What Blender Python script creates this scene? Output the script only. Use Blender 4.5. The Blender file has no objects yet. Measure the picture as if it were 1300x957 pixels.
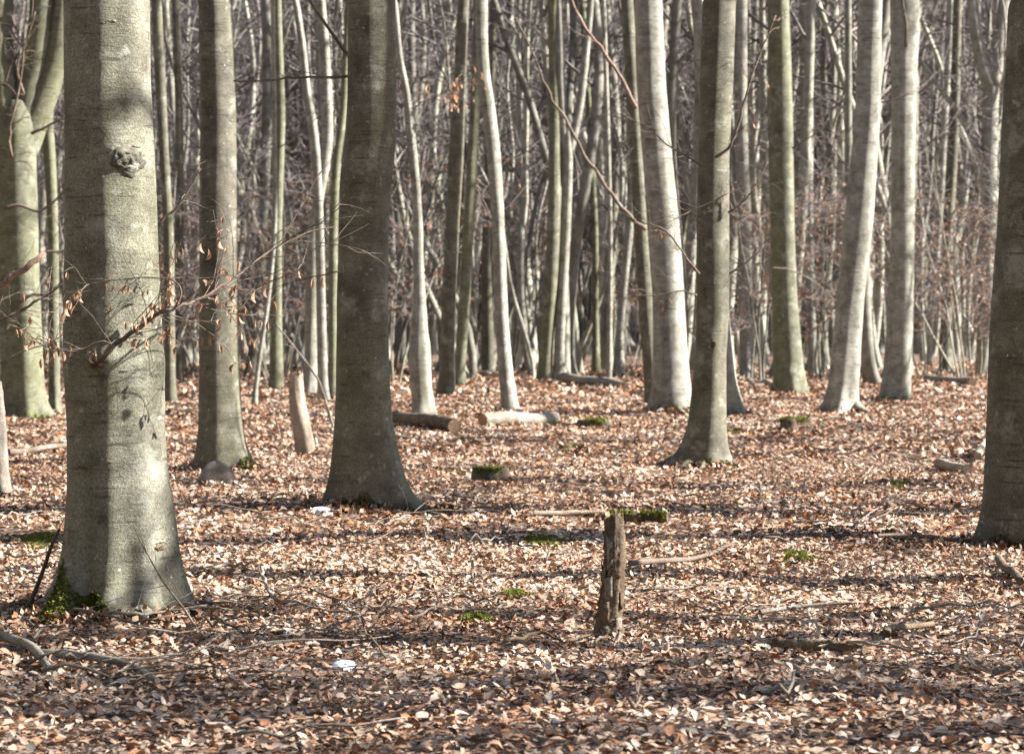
import bpy, math, random
import numpy as np
from mathutils import Vector, Matrix

# ------------------------------------------------------------------ camera, sky, sun, exposure
PW, PH = 1300.0, 957.0          # pixel grid of the photograph
HORIZON = 408.0                 # photo row of the horizon
LENS = 90.0
F = PW * LENS / 36.0            # focal length in photo pixels
EYE = 1.5
SUN_EL, SUN_AZ = math.radians(36.0), math.radians(0.5)   # azimuth measured from +X towards +Y

scene = bpy.context.scene
col = scene.collection
cam_d = bpy.data.cameras.new('camera')
cam = bpy.data.objects.new('camera', cam_d)
col.objects.link(cam)
cam.location = (0, 0, EYE)
cam.rotation_euler = (math.radians(90), 0, 0)
cam_d.lens = LENS
cam_d.sensor_width = 36.0
cam_d.shift_y = -(PH / 2 - HORIZON) / PW
cam_d.clip_start = 0.1
cam_d.clip_end = 3000
cam_d.dof.use_dof = True
cam_d.dof.focus_distance = 13.6
cam_d.dof.aperture_fstop = 5.6
scene.camera = cam

world = bpy.data.worlds.new('World')
scene.world = world
world.use_nodes = True
wn = world.node_tree
wn.nodes.clear()
sky = wn.nodes.new('ShaderNodeTexSky')
sky.sky_type = 'NISHITA'
sky.sun_disc = False
sky.sun_elevation = SUN_EL
sky.sun_rotation = math.radians(90) - SUN_AZ
bg = wn.nodes.new('ShaderNodeBackground')
bg.inputs['Strength'].default_value = 0.05
wo = wn.nodes.new('ShaderNodeOutputWorld')
wn.links.new(sky.outputs[0], bg.inputs['Color'])
wn.links.new(bg.outputs[0], wo.inputs['Surface'])

sun_d = bpy.data.lights.new('sun', 'SUN')
sun_d.energy = 5.0
sun_d.angle = math.radians(0.53)
sun_d.color = (1.0, 0.968, 0.925)
sun = bpy.data.objects.new('sun', sun_d)
col.objects.link(sun)
to_sun = Vector((math.cos(SUN_EL) * math.cos(SUN_AZ), math.cos(SUN_EL) * math.sin(SUN_AZ), math.sin(SUN_EL)))
sun.rotation_euler = to_sun.to_track_quat('Z', 'Y').to_euler()
sun.location = to_sun * 60

vs = scene.view_settings
vs.view_transform = 'Standard'
vs.look = 'None'
vs.gamma = 1.0
vs.use_curve_mapping = False
vs.exposure = 2.1

cy = scene.cycles
cy.max_bounces = 5
cy.diffuse_bounces = 1
cy.glossy_bounces = 2
cy.transmission_bounces = 2
cy.transparent_max_bounces = 4
cy.use_denoising = True
cy.denoiser = 'OPENIMAGEDENOISE'
cy.denoising_input_passes = 'RGB_ALBEDO_NORMAL'
cy.caustics_reflective = False
cy.caustics_refractive = False
cy.sample_clamp_indirect = 4.0
scene.render.film_transparent = False

rng = np.random.default_rng(20140)
random.seed(7)

# ------------------------------------------------------------------ helpers
def g(x, y):
    """height of the ground sheet"""
    return (0.030 * np.sin(0.9 * x + 0.4) * np.sin(0.75 * y + 1.1) + 0.022 * np.sin(2.1 * x - 1.3 * y)
            + 0.014 * np.sin(3.7 * x + 2.9 * y + 0.6) + 0.05 * np.sin(0.21 * x + 0.13 * y))

def gpx(x, y):
    """photo pixel on the ground -> point on the ground sheet"""
    d = F * EYE / (y - HORIZON)
    for _ in range(6):
        X = (x - PW / 2) / F * d
        d = F * (EYE - float(g(X, d))) / (y - HORIZON)
    X = (x - PW / 2) / F * d
    return Vector((X, d, float(g(X, d))))

def at(x, y, d):
    """photo pixel at a known distance"""
    return Vector(((x - PW / 2) / F * d, d, EYE - (y - HORIZON) / F * d))

def smooth(a, n=3):
    a = np.asarray(a, float).copy()
    for _ in range(n):
        a[1:-1] = 0.25 * a[:-2] + 0.5 * a[1:-1] + 0.25 * a[2:]
    return a

class MB:
    """mesh builder: gathers tubes and patches, builds one mesh"""
    def __init__(self):
        self.v, self.q, self.t, self.qm, self.tm, self.n = [], [], [], [], [], 0
        self.attr = []
    def add(self, v, quads=None, tris=None, mat=0, attr=None):
        v = np.asarray(v, float).reshape(-1, 3)
        if quads is not None and len(quads):
            self.q.append(np.asarray(quads) + self.n); self.qm.append(np.full(len(quads), mat))
        if tris is not None and len(tris):
            self.t.append(np.asarray(tris) + self.n); self.tm.append(np.full(len(tris), mat))
        self.attr.append(np.zeros(len(v)) if attr is None else np.asarray(attr, float))
        self.v.append(v); self.n += len(v)
    def tube(self, pts, rad, ns=6, mat=0, cap=True, rough=0.0, seed=0):
        pts = np.asarray(pts, float); rad = np.asarray(rad, float); m = len(pts)
        tan = np.gradient(pts, axis=0)
        tan /= np.linalg.norm(tan, axis=1)[:, None] + 1e-12
        a = np.array([0, 0, 1.0]) if abs(tan[0, 2]) < 0.8 else np.array([1.0, 0, 0])
        u = np.cross(tan[0], a); u /= np.linalg.norm(u)
        th = np.arange(ns) * 2 * np.pi / ns
        c, s = np.cos(th)[:, None], np.sin(th)[:, None]
        V = np.empty((m, ns, 3))
        rr = np.ones((m, ns))
        if rough:
            r_ = np.random.default_rng(seed)
            rr += rough * r_.normal(size=(m, ns))
        for i in range(m):
            u = u - tan[i] * np.dot(u, tan[i]); u /= np.linalg.norm(u) + 1e-12
            w = np.cross(tan[i], u)
            V[i] = pts[i] + rad[i] * rr[i][:, None] * (c * u + s * w)
        idx = np.arange(m * ns).reshape(m, ns)
        nx = np.roll(idx, -1, axis=1)
        Q = np.stack([idx[:-1], nx[:-1], nx[1:], idx[1:]], -1).reshape(-1, 4)
        V = V.reshape(-1, 3)
        T = None
        if cap:
            V = np.vstack([V, pts[:1], pts[-1:]])
            k = m * ns
            T = np.vstack([np.stack([np.full(ns, k), nx[0], idx[0]], -1), np.stack([np.full(ns, k + 1), idx[-1], nx[-1]], -1)])
        self.add(V, Q, T, mat)
    def mesh(self, name, mats, smooth_shade=True, attr_name=None):
        me = bpy.data.meshes.new(name)
        V = np.vstack(self.v) if self.v else np.zeros((0, 3))
        q = np.vstack(self.q) if self.q else np.zeros((0, 4), int)
        t = np.vstack(self.t) if self.t else np.zeros((0, 3), int)
        fill(me, V, q, t, np.concatenate(self.qm + self.tm) if (self.qm or self.tm) else None, smooth_shade)
        if attr_name:
            at_ = me.attributes.new(attr_name, 'FLOAT', 'POINT')
            at_.data.foreach_set('value', np.concatenate(self.attr).astype(np.float32))
        for m_ in (mats if isinstance(mats, (list, tuple)) else [mats]):
            me.materials.append(m_)
        return me

def fill(me, V, q, t, mi=None, smooth_shade=True):
    me.vertices.add(len(V)); me.vertices.foreach_set('co', np.ascontiguousarray(V, np.float32).ravel())
    nl = q.size + t.size
    me.loops.add(nl)
    me.loops.foreach_set('vertex_index', np.concatenate([q.ravel(), t.ravel()]).astype(np.int32))
    npoly = len(q) + len(t)
    me.polygons.add(npoly)
    st = np.concatenate([np.arange(len(q)) * 4, len(q) * 4 + np.arange(len(t)) * 3]).astype(np.int32)
    me.polygons.foreach_set('loop_start', st)
    if mi is not None:
        me.polygons.foreach_set('material_index', mi.astype(np.int32))
    me.polygons.foreach_set('use_smooth', np.full(npoly, smooth_shade))
    me.update(calc_edges=True)

def link(name, me, parent=None, loc=None):
    o = bpy.data.objects.new(name, me)
    col.objects.link(o)
    if parent is not None:
        o.parent = parent
    if loc is not None:
        o.location = loc
    return o

def tag(o, label=None, cat=None, group=None, kind=None):
    if label: o['label'] = label
    if cat: o['category'] = cat
    if group: o['group'] = group
    if kind: o['kind'] = kind
    return o

def thing(name, label, cat, loc, group=None):
    o = bpy.data.objects.new(name, None)
    o.empty_display_size = 0.2
    col.objects.link(o); o.location = loc
    return tag(o, label, cat, group)

# ------------------------------------------------------------------ materials
class NT:
    def __init__(self, name):
        self.m = bpy.data.materials.new(name); self.m.use_nodes = True
        self.t = self.m.node_tree; self.t.nodes.clear()
        self.out = self.t.nodes.new('ShaderNodeOutputMaterial')
    def n(self, typ, **kw):
        nd = self.t.nodes.new(typ)
        for k, v in kw.items():
            if k in nd.inputs.keys() if hasattr(nd.inputs, 'keys') else False:
                nd.inputs[k].default_value = v
            else:
                setattr(nd, k, v)
        return nd
    def l(self, a, b): self.t.links.new(a, b)
    def noise(self, vec, scale, detail=4, rough=0.55):
        nd = self.n('ShaderNodeTexNoise'); nd.inputs['Scale'].default_value = scale
        nd.inputs['Detail'].default_value = detail; nd.inputs['Roughness'].default_value = rough
        if vec is not None: self.l(vec, nd.inputs['Vector'])
        return nd.outputs['Fac']
    def mapping(self, vec, scale):
        nd = self.n('ShaderNodeMapping'); nd.inputs['Scale'].default_value = scale
        self.l(vec, nd.inputs['Vector']); return nd.outputs[0]
    def ramp(self, fac, stops, interp='LINEAR'):
        nd = self.n('ShaderNodeValToRGB'); cr = nd.color_ramp; cr.interpolation = interp
        while len(cr.elements) < len(stops): cr.elements.new(0.5)
        for e, (p, c) in zip(cr.elements, stops):
            e.position = p; e.color = (c, c, c, 1) if isinstance(c, (int, float)) else (*c, 1)
        self.l(fac, nd.inputs[0]); return nd.outputs[0]
    def mix(self, fac, a, b, mode='MIX'):
        nd = self.n('ShaderNodeMix'); nd.data_type = 'RGBA'; nd.blend_type = mode; nd.clamp_factor = True
        for s, v in ((nd.inputs[0], fac), (nd.inputs[6], a), (nd.inputs[7], b)):
            if isinstance(v, (int, float)): s.default_value = v
            elif isinstance(v, tuple): s.default_value = (*v, 1)
            else: self.l(v, s)
        return nd.outputs[2]
    def math(self, op, a, b=0.0):
        nd = self.n('ShaderNodeMath'); nd.operation = op
        for s, v in ((nd.inputs[0], a), (nd.inputs[1], b)):
            if isinstance(v, (int, float)): s.default_value = v
            else: self.l(v, s)
        return nd.outputs[0]
    def bump(self, h, strength, dist):
        nd = self.n('ShaderNodeBump'); nd.inputs['Strength'].default_value = strength
        nd.inputs['Distance'].default_value = dist
        self.l(h, nd.inputs['Height']); return nd.outputs[0]
    def finish(self, colr, rough=0.8, normal=None, spec=0.3, trans=0.0):
        p = self.n('ShaderNodeBsdfPrincipled')
        if isinstance(colr, tuple): p.inputs['Base Color'].default_value = (*colr, 1)
        else: self.l(colr, p.inputs['Base Color'])
        if isinstance(rough, (int, float)): p.inputs['Roughness'].default_value = rough
        else: self.l(rough, p.inputs['Roughness'])
        p.inputs['Specular IOR Level'].default_value = spec
        if normal is not None: self.l(normal, p.inputs['Normal'])
        sh = p.outputs[0]
        if trans:
            tr = self.n('ShaderNodeBsdfTranslucent')
            if isinstance(colr, tuple): tr.inputs['Color'].default_value = (*colr, 1)
            else: self.l(colr, tr.inputs['Color'])
            mx = self.n('ShaderNodeMixShader'); mx.inputs[0].default_value = trans
            self.l(sh, mx.inputs[1]); self.l(tr.outputs[0], mx.inputs[2]); sh = mx.outputs[0]
        self.l(sh, self.out.inputs['Surface'])
        return self.m

def bark_material(name, light=(0.285, 0.268, 0.205), dark=(0.092, 0.083, 0.057), green=0.35, spots=True, fine=True, moss=False, vary=False):
    N = NT(name)
    tc = N.n('ShaderNodeTexCoord'); oi = N.n('ShaderNodeObjectInfo')
    add = N.n('ShaderNodeVectorMath'); add.operation = 'MULTIPLY_ADD'
    add.inputs[0].default_value = (37, 21, 11)
    cb = N.n('ShaderNodeCombineXYZ')
    for k in range(3): N.l(oi.outputs['Random'], cb.inputs[k])
    N.l(cb.outputs[0], add.inputs[1]); N.l(tc.outputs['Object'], add.inputs[2])
    P = add.outputs[0]
    mott = N.noise(P, 5.0, 5, 0.6)
    c = N.ramp(mott, [(0.3, dark), (0.52, tuple(0.5 * (a + b) for a, b in zip(light, dark))), (0.72, light)])
    # green algae film in broad drifts
    alg = N.ramp(N.noise(N.mapping(P, (1, 1, 0.35)), 1.7, 3), [(0.42, 0.0), (0.68, 1.0)])
    c = N.mix(N.math('MULTIPLY', alg, green), c, (0.185, 0.185, 0.095))
    streak = N.ramp(N.noise(N.mapping(P, (7, 7, .55)), 1.5, 4, 0.6), [(0.54, 0.0), (0.7, 0.6)])
    c = N.mix(N.math('MULTIPLY', streak, .7), c, (0.10, 0.10, 0.05))
    # horizontal growth wrinkles and stains
    st = N.noise(N.mapping(P, (1.6, 1.6, 11)), 1.6, 5, 0.62)
    c = N.mix(N.ramp(st, [(0.55, 0.0), (0.74, 0.5)]), c, (0.085, 0.075, 0.055))
    hgt = None
    if fine:
        wr = N.noise(N.mapping(P, (4, 4, 26)), 2.0, 5, 0.68)
        sp = N.noise(P, 95, 4, 0.75)
        c = N.mix(0.75, c, N.ramp(sp, [(0.34, 0.3), (0.5, 0.9), (0.66, 1.45)]), 'MULTIPLY')
        c = N.mix(0.4, c, N.ramp(wr, [(0.32, 0.55), (0.5, 1.0), (0.7, 1.12)]), 'MULTIPLY')
        lich = N.ramp(N.noise(P, 11, 6, 0.68), [(0.6, 0.0), (0.68, 0.7)])
        c = N.mix(N.math('MULTIPLY', lich, 0.7), c, (0.42, 0.43, 0.37))
        big = N.ramp(N.noise(P, 3.2, 7, 0.7), [(0.56, 0.0), (0.66, 0.45)])
        c = N.mix(big, c, (0.36, 0.365, 0.30))
        hgt = N.math('ADD', N.math('MULTIPLY', sp, 0.6), N.math('MULTIPLY', wr, 0.5))
    if spots:
        dash = N.ramp(N.noise(N.mapping(P, (2.2, 2.2, 24)), 1.7, 4, 0.6), [(0.605, 0.0), (0.66, 0.7)])
        c = N.mix(dash, c, (0.045, 0.038, 0.028))
        blot = N.ramp(N.noise(P, 6.5, 7, 0.72), [(0.6, 0.0), (0.67, 0.75)])
        c = N.mix(blot, c, (0.06, 0.052, 0.036))
        vo = N.n('ShaderNodeTexVoronoi'); vo.inputs['Scale'].default_value = 13; N.l(P, vo.inputs['Vector'])
        sc = N.n('ShaderNodeSeparateColor'); N.l(vo.outputs['Color'], sc.inputs[0])
        rad = N.math('MULTIPLY', N.math('POWER', sc.outputs[0], 4.0), 0.11)
        on = N.math('LESS_THAN', vo.outputs['Distance'], rad)
        c = N.mix(N.math('MULTIPLY', on, 0.8), c, (0.6, 0.63, 0.6))
    if moss:
        sz = N.n('ShaderNodeSeparateXYZ'); N.l(tc.outputs['Object'], sz.inputs[0])
        soil = N.ramp(N.math('ADD', N.math('MULTIPLY', sz.outputs[2], -2.6), N.math('MULTIPLY', N.noise(P, 9, 5, 0.7), 1.5)), [(0.45, 0.0), (0.75, 0.75)])
        c = N.mix(soil, c, (0.07, 0.058, 0.04))
        atn = N.n('ShaderNodeAttribute'); atn.attribute_name = 'moss'
        mn = N.noise(P, 16, 4, 0.7)
        mf = N.ramp(N.math('ADD', N.math('MULTIPLY', atn.outputs['Fac'], 1.0), N.math('SUBTRACT', mn, 0.5)), [(0.42, 0.0), (0.62, 1.0)])
        mc = N.ramp(N.noise(P, 60, 3), [(0.3, (0.03, 0.045, 0.008)), (0.7, (0.15, 0.2, 0.03))])
        c = N.mix(mf, c, mc)
    if vary: c = N.mix(1.0, c, N.ramp(oi.outputs['Random'], [(0.0, 0.4), (0.45, 0.8), (1.0, 1.08)]), 'MULTIPLY')
    nrm = N.bump(hgt if hgt is not None else st, 0.8 if fine else 0.4, 0.011 if fine else 0.02)
    return N.finish(c, 0.75, nrm, 0.25)

M = {}
M['bark_hero'] = bark_material('beech_bark_close', moss=True)
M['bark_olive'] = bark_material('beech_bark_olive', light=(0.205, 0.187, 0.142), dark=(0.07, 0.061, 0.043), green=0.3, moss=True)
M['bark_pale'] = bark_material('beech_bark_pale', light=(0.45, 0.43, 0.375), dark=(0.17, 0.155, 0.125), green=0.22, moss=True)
M['bark_mossy'] = bark_material('beech_bark_mossy', light=(0.25, 0.245, 0.17), dark=(0.085, 0.082, 0.052), green=0.7, moss=True)
M['bark_far'] = bark_material('beech_bark_far', light=(0.52, 0.495, 0.43), dark=(0.2, 0.18, 0.135), green=0.4, spots=False, fine=False, vary=True)
M['twig'] = bark_material('twig_bark', light=(0.235, 0.195, 0.185), dark=(0.08, 0.064, 0.06), green=0.1, spots=False, fine=False)
M['branch'] = bark_material('branch_bark', light=(0.22, 0.16, 0.125), dark=(0.10, 0.07, 0.05), green=0.1, spots=False, fine=True)
M['stick'] = bark_material('dead_stick_bark', light=(0.36, 0.31, 0.26), dark=(0.15, 0.12, 0.095), green=0.1, spots=False, fine=True)
M['bare'] = bark_material('bare_pale_wood', light=(0.52, 0.43, 0.335), dark=(0.28, 0.21, 0.15), green=0.05, spots=False, fine=True)
M['red_stick'] = bark_material('reddish_dead_wood', light=(0.36, 0.25, 0.19), dark=(0.18, 0.11, 0.075), green=0.0, spots=False, fine=True)
M['rot'] = bark_material('rotting_bark', light=(0.25, 0.165, 0.10), dark=(0.06, 0.04, 0.026), green=0.1, spots=False, fine=True)

def leaf_ramp(N, fac):
    return N.ramp(fac, [(0.0, (0.06, 0.03, 0.018)), (0.14, (0.17, 0.08, 0.042)), (0.28, (0.34, 0.13, 0.04)), (0.4, (0.34, 0.185, 0.105)),
                        (0.56, (0.41, 0.27, 0.18)), (0.74, (0.51, 0.372, 0.265)), (0.9, (0.44, 0.35, 0.28)), (1.0, (0.58, 0.48, 0.39))])

def leaf_material(name, source, trans=0.15):
    N = NT(name)
    if source == 'attr':
        a = N.n('ShaderNodeAttribute'); a.attribute_name = 'tone'; f = a.outputs['Fac']
    else:
        a = N.n('ShaderNodeObjectInfo'); f = a.outputs['Random']
    ge = N.n('ShaderNodeNewGeometry')
    c = leaf_ramp(N, f)
    nz = N.noise(ge.outputs['Position'], 70, 3, 0.6)
    c = N.mix(0.7, c, N.ramp(nz, [(0.3, 0.62), (0.55, 1.0), (0.75, 1.15)]), 'MULTIPLY')
    rv = N.n('ShaderNodeAttribute'); rv.attribute_name = 'rib'
    c = N.mix(N.math('MULTIPLY', rv.outputs['Fac'], 0.25), c, (0.55, 0.44, 0.34))
    return N.finish(c, N.ramp(nz, [(0.3, 0.38), (0.7, 0.62)]), N.bump(nz, 0.25, 0.004), 0.45, trans)
M['litter'] = leaf_material('leaf_litter', 'attr', 0.0)
M['leaf'] = leaf_material('fallen_leaf', 'object', 0.0)

N = NT('hanging_dry_leaf')
oi = N.n('ShaderNodeObjectInfo'); ge = N.n('ShaderNodeNewGeometry')
c = N.ramp(oi.outputs['Random'], [(0.0, (0.27, 0.14, 0.075)), (0.5, (0.40, 0.235, 0.14)), (1.0, (0.50, 0.34, 0.23))])
M['dry_leaf'] = N.finish(c, 0.5, None, 0.4, 0.35)

N = NT('moss')
ge = N.n('ShaderNodeNewGeometry')
c = N.ramp(N.noise(ge.outputs['Position'], 38, 4, 0.7), [(0.3, (0.05, 0.06, 0.014)), (0.5, (0.13, 0.145, 0.026)), (0.72, (0.26, 0.275, 0.055))])
M['moss'] = N.finish(c, 0.85, None, 0.15, 0.2)

N = NT('old_snow')
ge = N.n('ShaderNodeNewGeometry')
M['snow'] = N.finish((0.82, 0.85, 0.9), 0.6, N.bump(N.noise(ge.outputs['Position'], 60, 4), 0.5, 0.01), 0.3)

N = NT('cut_wood')
tc = N.n('ShaderNodeTexCoord')
c = N.ramp(N.noise(tc.outputs['Object'], 45, 5, 0.65), [(0.3, (0.22, 0.13, 0.075)), (0.7, (0.45, 0.32, 0.21))])
M['cut'] = N.finish(c, 0.85, N.bump(N.noise(tc.outputs['Object'], 70, 3), 0.5, 0.006), 0.2)

N = NT('forest_floor')
ge = N.n('ShaderNodeNewGeometry'); P = ge.outputs['Position']
vo = N.n('ShaderNodeTexVoronoi'); vo.inputs['Scale'].default_value = 13; N.l(P, vo.inputs['Vector'])
sc = N.n('ShaderNodeSeparateColor'); N.l(vo.outputs['Color'], sc.inputs[0])
c = leaf_ramp(N, sc.outputs[0])
c = N.mix(0.8, c, N.ramp(N.noise(P, 5, 4, 0.6), [(0.3, 0.12), (0.65, 0.45)]), 'MULTIPLY')
c = N.mix(N.ramp(N.noise(P, 0.9, 4, 0.6), [(0.55, 0.0), (0.75, 0.5)]), c, (0.055, 0.036, 0.024))
h = N.math('ADD', N.math('MULTIPLY', vo.outputs['Distance'], -0.6), N.math('MULTIPLY', N.noise(P, 30, 3), 0.4))
M['floor'] = N.finish(c, 0.75, N.bump(h, 0.9, 0.05), 0.3)

# ------------------------------------------------------------------ ground
def axis(a, b, step0, growth, maxstep):
    out, x, s = [a], a, step0
    while x < b:
        x += s; s = min(s * growth, maxstep); out.append(x)
    return np.array(out)
xp = np.concatenate([np.arange(0, 9, 0.16), axis(9, 420, 0.2, 1.12, 22)])
xs = np.concatenate([-xp[:0:-1], xp])
ys = np.concatenate([np.arange(-60, 3, 3.0), np.arange(3, 40, 0.2), axis(40, 620, 0.25, 1.07, 22)])
X, Y = np.meshgrid(xs, ys)
V = np.stack([X, Y, g(X, Y)], -1).reshape(-1, 3)
idx = np.arange(len(V)).reshape(X.shape)
Q = np.stack([idx[:-1, :-1], idx[:-1, 1:], idx[1:, 1:], idx[1:, :-1]], -1).reshape(-1, 4)
me = bpy.data.meshes.new('ground'); fill(me, V, Q, np.zeros((0, 3), int)); me.materials.append(M['floor'])
ground = tag(link('ground', me), 'forest floor under a deep layer of dry beech leaves', kind='structure')

# ------------------------------------------------------------------ leaf litter
LEAF_FULL = np.array([[0, -.5, 0], [-.22, -.2, 0], [0, -.22, 0], [.22, -.2, 0], [-.27, .12, 0], [0, .1, 0], [.27, .12, 0], [0, .5, 0]])
LEAF_FULL_T = np.array([[0, 2, 1], [0, 3, 2], [1, 2, 5], [1, 5, 4], [2, 3, 6], [2, 6, 5], [4, 5, 7], [5, 6, 7]])
LEAF_LOW = np.array([[0, -.5, 0], [-.27, 0, 0], [.27, 0, 0], [0, .5, 0], [0, 0, 0]])
LEAF_LOW_T = np.array([[0, 4, 1], [0, 2, 4], [1, 4, 3], [4, 2, 3]])
def rot_matrices(yaw, pitch, roll):
    cy_, sy_, cp, sp, cr, sr = np.cos(yaw), np.sin(yaw), np.cos(pitch), np.sin(pitch), np.cos(roll), np.sin(roll)
    R = np.empty((len(yaw), 3, 3))
    R[:, 0, 0] = cy_ * cr - sy_ * sp * sr; R[:, 0, 1] = -sy_ * cp; R[:, 0, 2] = cy_ * sr + sy_ * sp * cr
    R[:, 1, 0] = sy_ * cr + cy_ * sp * sr; R[:, 1, 1] = cy_ * cp; R[:, 1, 2] = sy_ * sr - cy_ * sp * cr
    R[:, 2, 0] = -cp * sr; R[:, 2, 1] = sp; R[:, 2, 2] = cp * cr
    return R
def leaves(px_, py_, pz_, tmpl, tri, size, tilt, r):
    n = len(px_)
    L = np.repeat(tmpl[None], n, 0).copy()
    fold = r.normal(0.2, 0.35, n)[:, None]; curl = r.normal(0.0, 0.45, n)[:, None]; twist = r.normal(0, 0.5, n)[:, None]
    wid = r.uniform(0.75, 1.2, n)[:, None]
    x, y = L[:, :, 0] * wid, L[:, :, 1]
    L[:, :, 2] = fold * np.abs(x) + curl * y * y + twist * x * y
    L[:, :, 0] = x * (1 - 0.15 * np.abs(fold))
    L *= size[:, None, None]
    tl = np.where(r.uniform(0, 1, n) < .22, 2.2 * tilt, tilt)
    R = rot_matrices(r.uniform(0, 2 * np.pi, n), r.normal(0, 1, n) * tl, r.normal(0, 1, n) * tl)
    L = np.einsum('nij,nkj->nki', R, L)
    L[:, :, 2] -= L[:, :, 2].min(axis=1)[:, None] * 0.75
    L += np.stack([px_, py_, pz_], -1)[:, None, :]
    k = len(tmpl)
    T = (tri[None] + (np.arange(n) * k)[:, None, None]).reshape(-1, 3)
    return L.reshape(-1, 3), T
def sector(d0, d1, dens, half, r, pad=0.6):
    """random points on the ground between two distances"""
    area = (half * (d1 ** 2 - d0 ** 2)) + 2 * pad * (d1 - d0)
    n = int(area * dens)
    d = np.sqrt(r.uniform(d0 ** 2, d1 ** 2, n))
    return (r.uniform(-1, 1, n)) * (half * d + pad), d
def clump(x, y):
    return (np.sin(1.7 * x + 0.5) * np.sin(2.3 * y + 1.0) + np.sin(4.1 * x - 2.2 * y) * 0.6 + np.sin(7.3 * x + 5.1 * y) * 0.4)
Vs, Ts, tones, ribs, off = [], [], [], [], 0
for (d0, d1, dens, tm, tr, s0, s1, lift) in ((5.9, 17, 1150, LEAF_FULL, LEAF_FULL_T, .024, .06, .03), (17, 28, 480, LEAF_LOW, LEAF_LOW_T, .04, .08, .035),
                                       (28, 49, 190, LEAF_LOW, LEAF_LOW_T, .07, .12, .04), (49, 86, 56, LEAF_LOW, LEAF_LOW_T, .11, .2, .05),
                                       (5.9, 17, -620, LEAF_LOW, LEAF_LOW_T, .03, .075, .03), (17, 28, -420, LEAF_LOW, LEAF_LOW_T, .045, .085, .035), (28, 49, -180, LEAF_LOW, LEAF_LOW_T, .07, .12, .04)):
    if dens > 0:
        x, d = sector(d0, d1, dens, 0.222, rng)
    else:          # strips beside the view
        n_ = int(-dens * 2 * 2.2 * (d1 - d0)); d = rng.uniform(d0, d1, n_)
        x = (0.222 * d + .6 + rng.uniform(0, 2.2, n_)) * rng.choice([-1, 1], n_)
    size = rng.uniform(s0, s1, len(x))
    z = g(x, d) + rng.uniform(0.0, lift, len(x)) + 0.004
    v, t = leaves(x, d, z, tm, tr, size, 0.22, rng)
    size_ = size
    Vs.append(v); Ts.append(t + off); off += len(v)
    damp = np.clip(np.sin(1.1 * x + .35 * d + 1.2 * np.sin(.6 * d)) * np.sin(.9 * d - .4 * x) + .35 * np.sin(3.1 * x + 2.3 * d) - .45, 0, 1)
    tone = np.clip(rng.beta(1.9, 1.4, len(x)) + 0.10 * clump(x, d) - 0.04 - .45 * damp * rng.uniform(.3, 1.3, len(x)), 0, 1)
    tones.append(np.repeat(tone, len(tm)))
    rb = np.zeros(len(tm)); rb[[2, 5] if len(tm) == 8 else [4]] = 1.0 if len(tm) == 8 else 0.3
    ribs.append(np.tile(rb, len(x)))
me = bpy.data.meshes.new('leaf_litter')
fill(me, np.vstack(Vs), np.zeros((0, 4), int), np.vstack(Ts), None, True)
for nm, arr in (('tone', tones), ('rib', ribs)):
    a = me.attributes.new(nm, 'FLOAT', 'POINT'); a.data.foreach_set('value', np.concatenate(arr).astype(np.float32))
me.materials.append(M['litter'])
tag(link('leaf_litter', me, ground), 'loose layer of tan and orange fallen beech leaves', kind='stuff')

# the 300 leaves that show largest, one object each, children of the ground
def leaf_mesh(seed, mat, droop=0.0):
    r = np.random.default_rng(seed)
    us = np.array([-.5, -.32, -.12, .1, .3, .5]); ws = np.array([0.0, .17, .26, .27, .18, 0.0])
    fold, curl, tw = r.normal(.35, .3), r.normal(0, .6) + droop, r.normal(0, .5)
    v, rib = [], []
    for u, w in zip(us, ws):
        for s in ((0,) if w == 0 else (-1, 0, 1)):
            wv = w * (1 + 0.12 * r.normal()) * s
            v.append((wv, u, fold * abs(wv) + curl * u * u + tw * wv * u)); rib.append(1.0 if s == 0 else 0.0)
    q = []
    for k in range(3):
        b = 1 + 3 * k
        q += [(b, b + 1, b + 4, b + 3), (b + 1, b + 2, b + 5, b + 4)]
    t = [(0, 2, 1), (0, 3, 2), (10, 11, 13), (11, 12, 13)]
    v.append((0, -.72, curl * .45)); n = len(v)
    t.append((n - 1, 0, 2))
    rib.append(1.0)
    me = bpy.data.meshes.new('leaf')
    fill(me, np.array(v), np.array(q), np.array(t))
    a = me.attributes.new('rib', 'FLOAT', 'POINT'); a.data.foreach_set('value', np.array(rib, np.float32))
    me.materials.append(mat)
    return me
leaf_meshes = [leaf_mesh(100 + k, M['leaf']) for k in range(14)]
for k in range(300):
    d = math.sqrt(rng.uniform(8.4 ** 2, 11.0 ** 2)); x = rng.uniform(-1, 1) * 0.198 * d
    o = link('leaf', leaf_meshes[k % 14], ground, (x, d, float(g(x, d)) + rng.uniform(.04, .065)))
    s = rng.uniform(.048, .072)
    o.scale = (s, s, s)
    o.rotation_euler = (rng.normal(0, .25), rng.normal(0, .25), rng.uniform(0, 6.28))

# ------------------------------------------------------------------ trees: generators
def wobble(n, amp, r, k=3):
    """smooth random offsets along n samples"""
    t = np.linspace(0, 1, n); out = np.zeros(n)
    for i in range(1, k + 1):
        out += amp / i * r.normal() * np.sin(math.pi * i * t * r.uniform(0.8, 1.6) + r.uniform(0, 6.28))
    return out - out[0]

def limb_pts(p0, az, el, L, n, r, up=0.25, jit=0.16):
    d = np.array([math.cos(az) * math.cos(el), math.sin(az) * math.cos(el), math.sin(el)])
    pts = [np.array(p0, float)]
    for i in range(n - 1):
        d = d + r.normal(0, jit, 3) + np.array([0, 0, up / n]); d /= np.linalg.norm(d)
        pts.append(pts[-1] + d * L / (n - 1))
    return np.array(pts)

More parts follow.
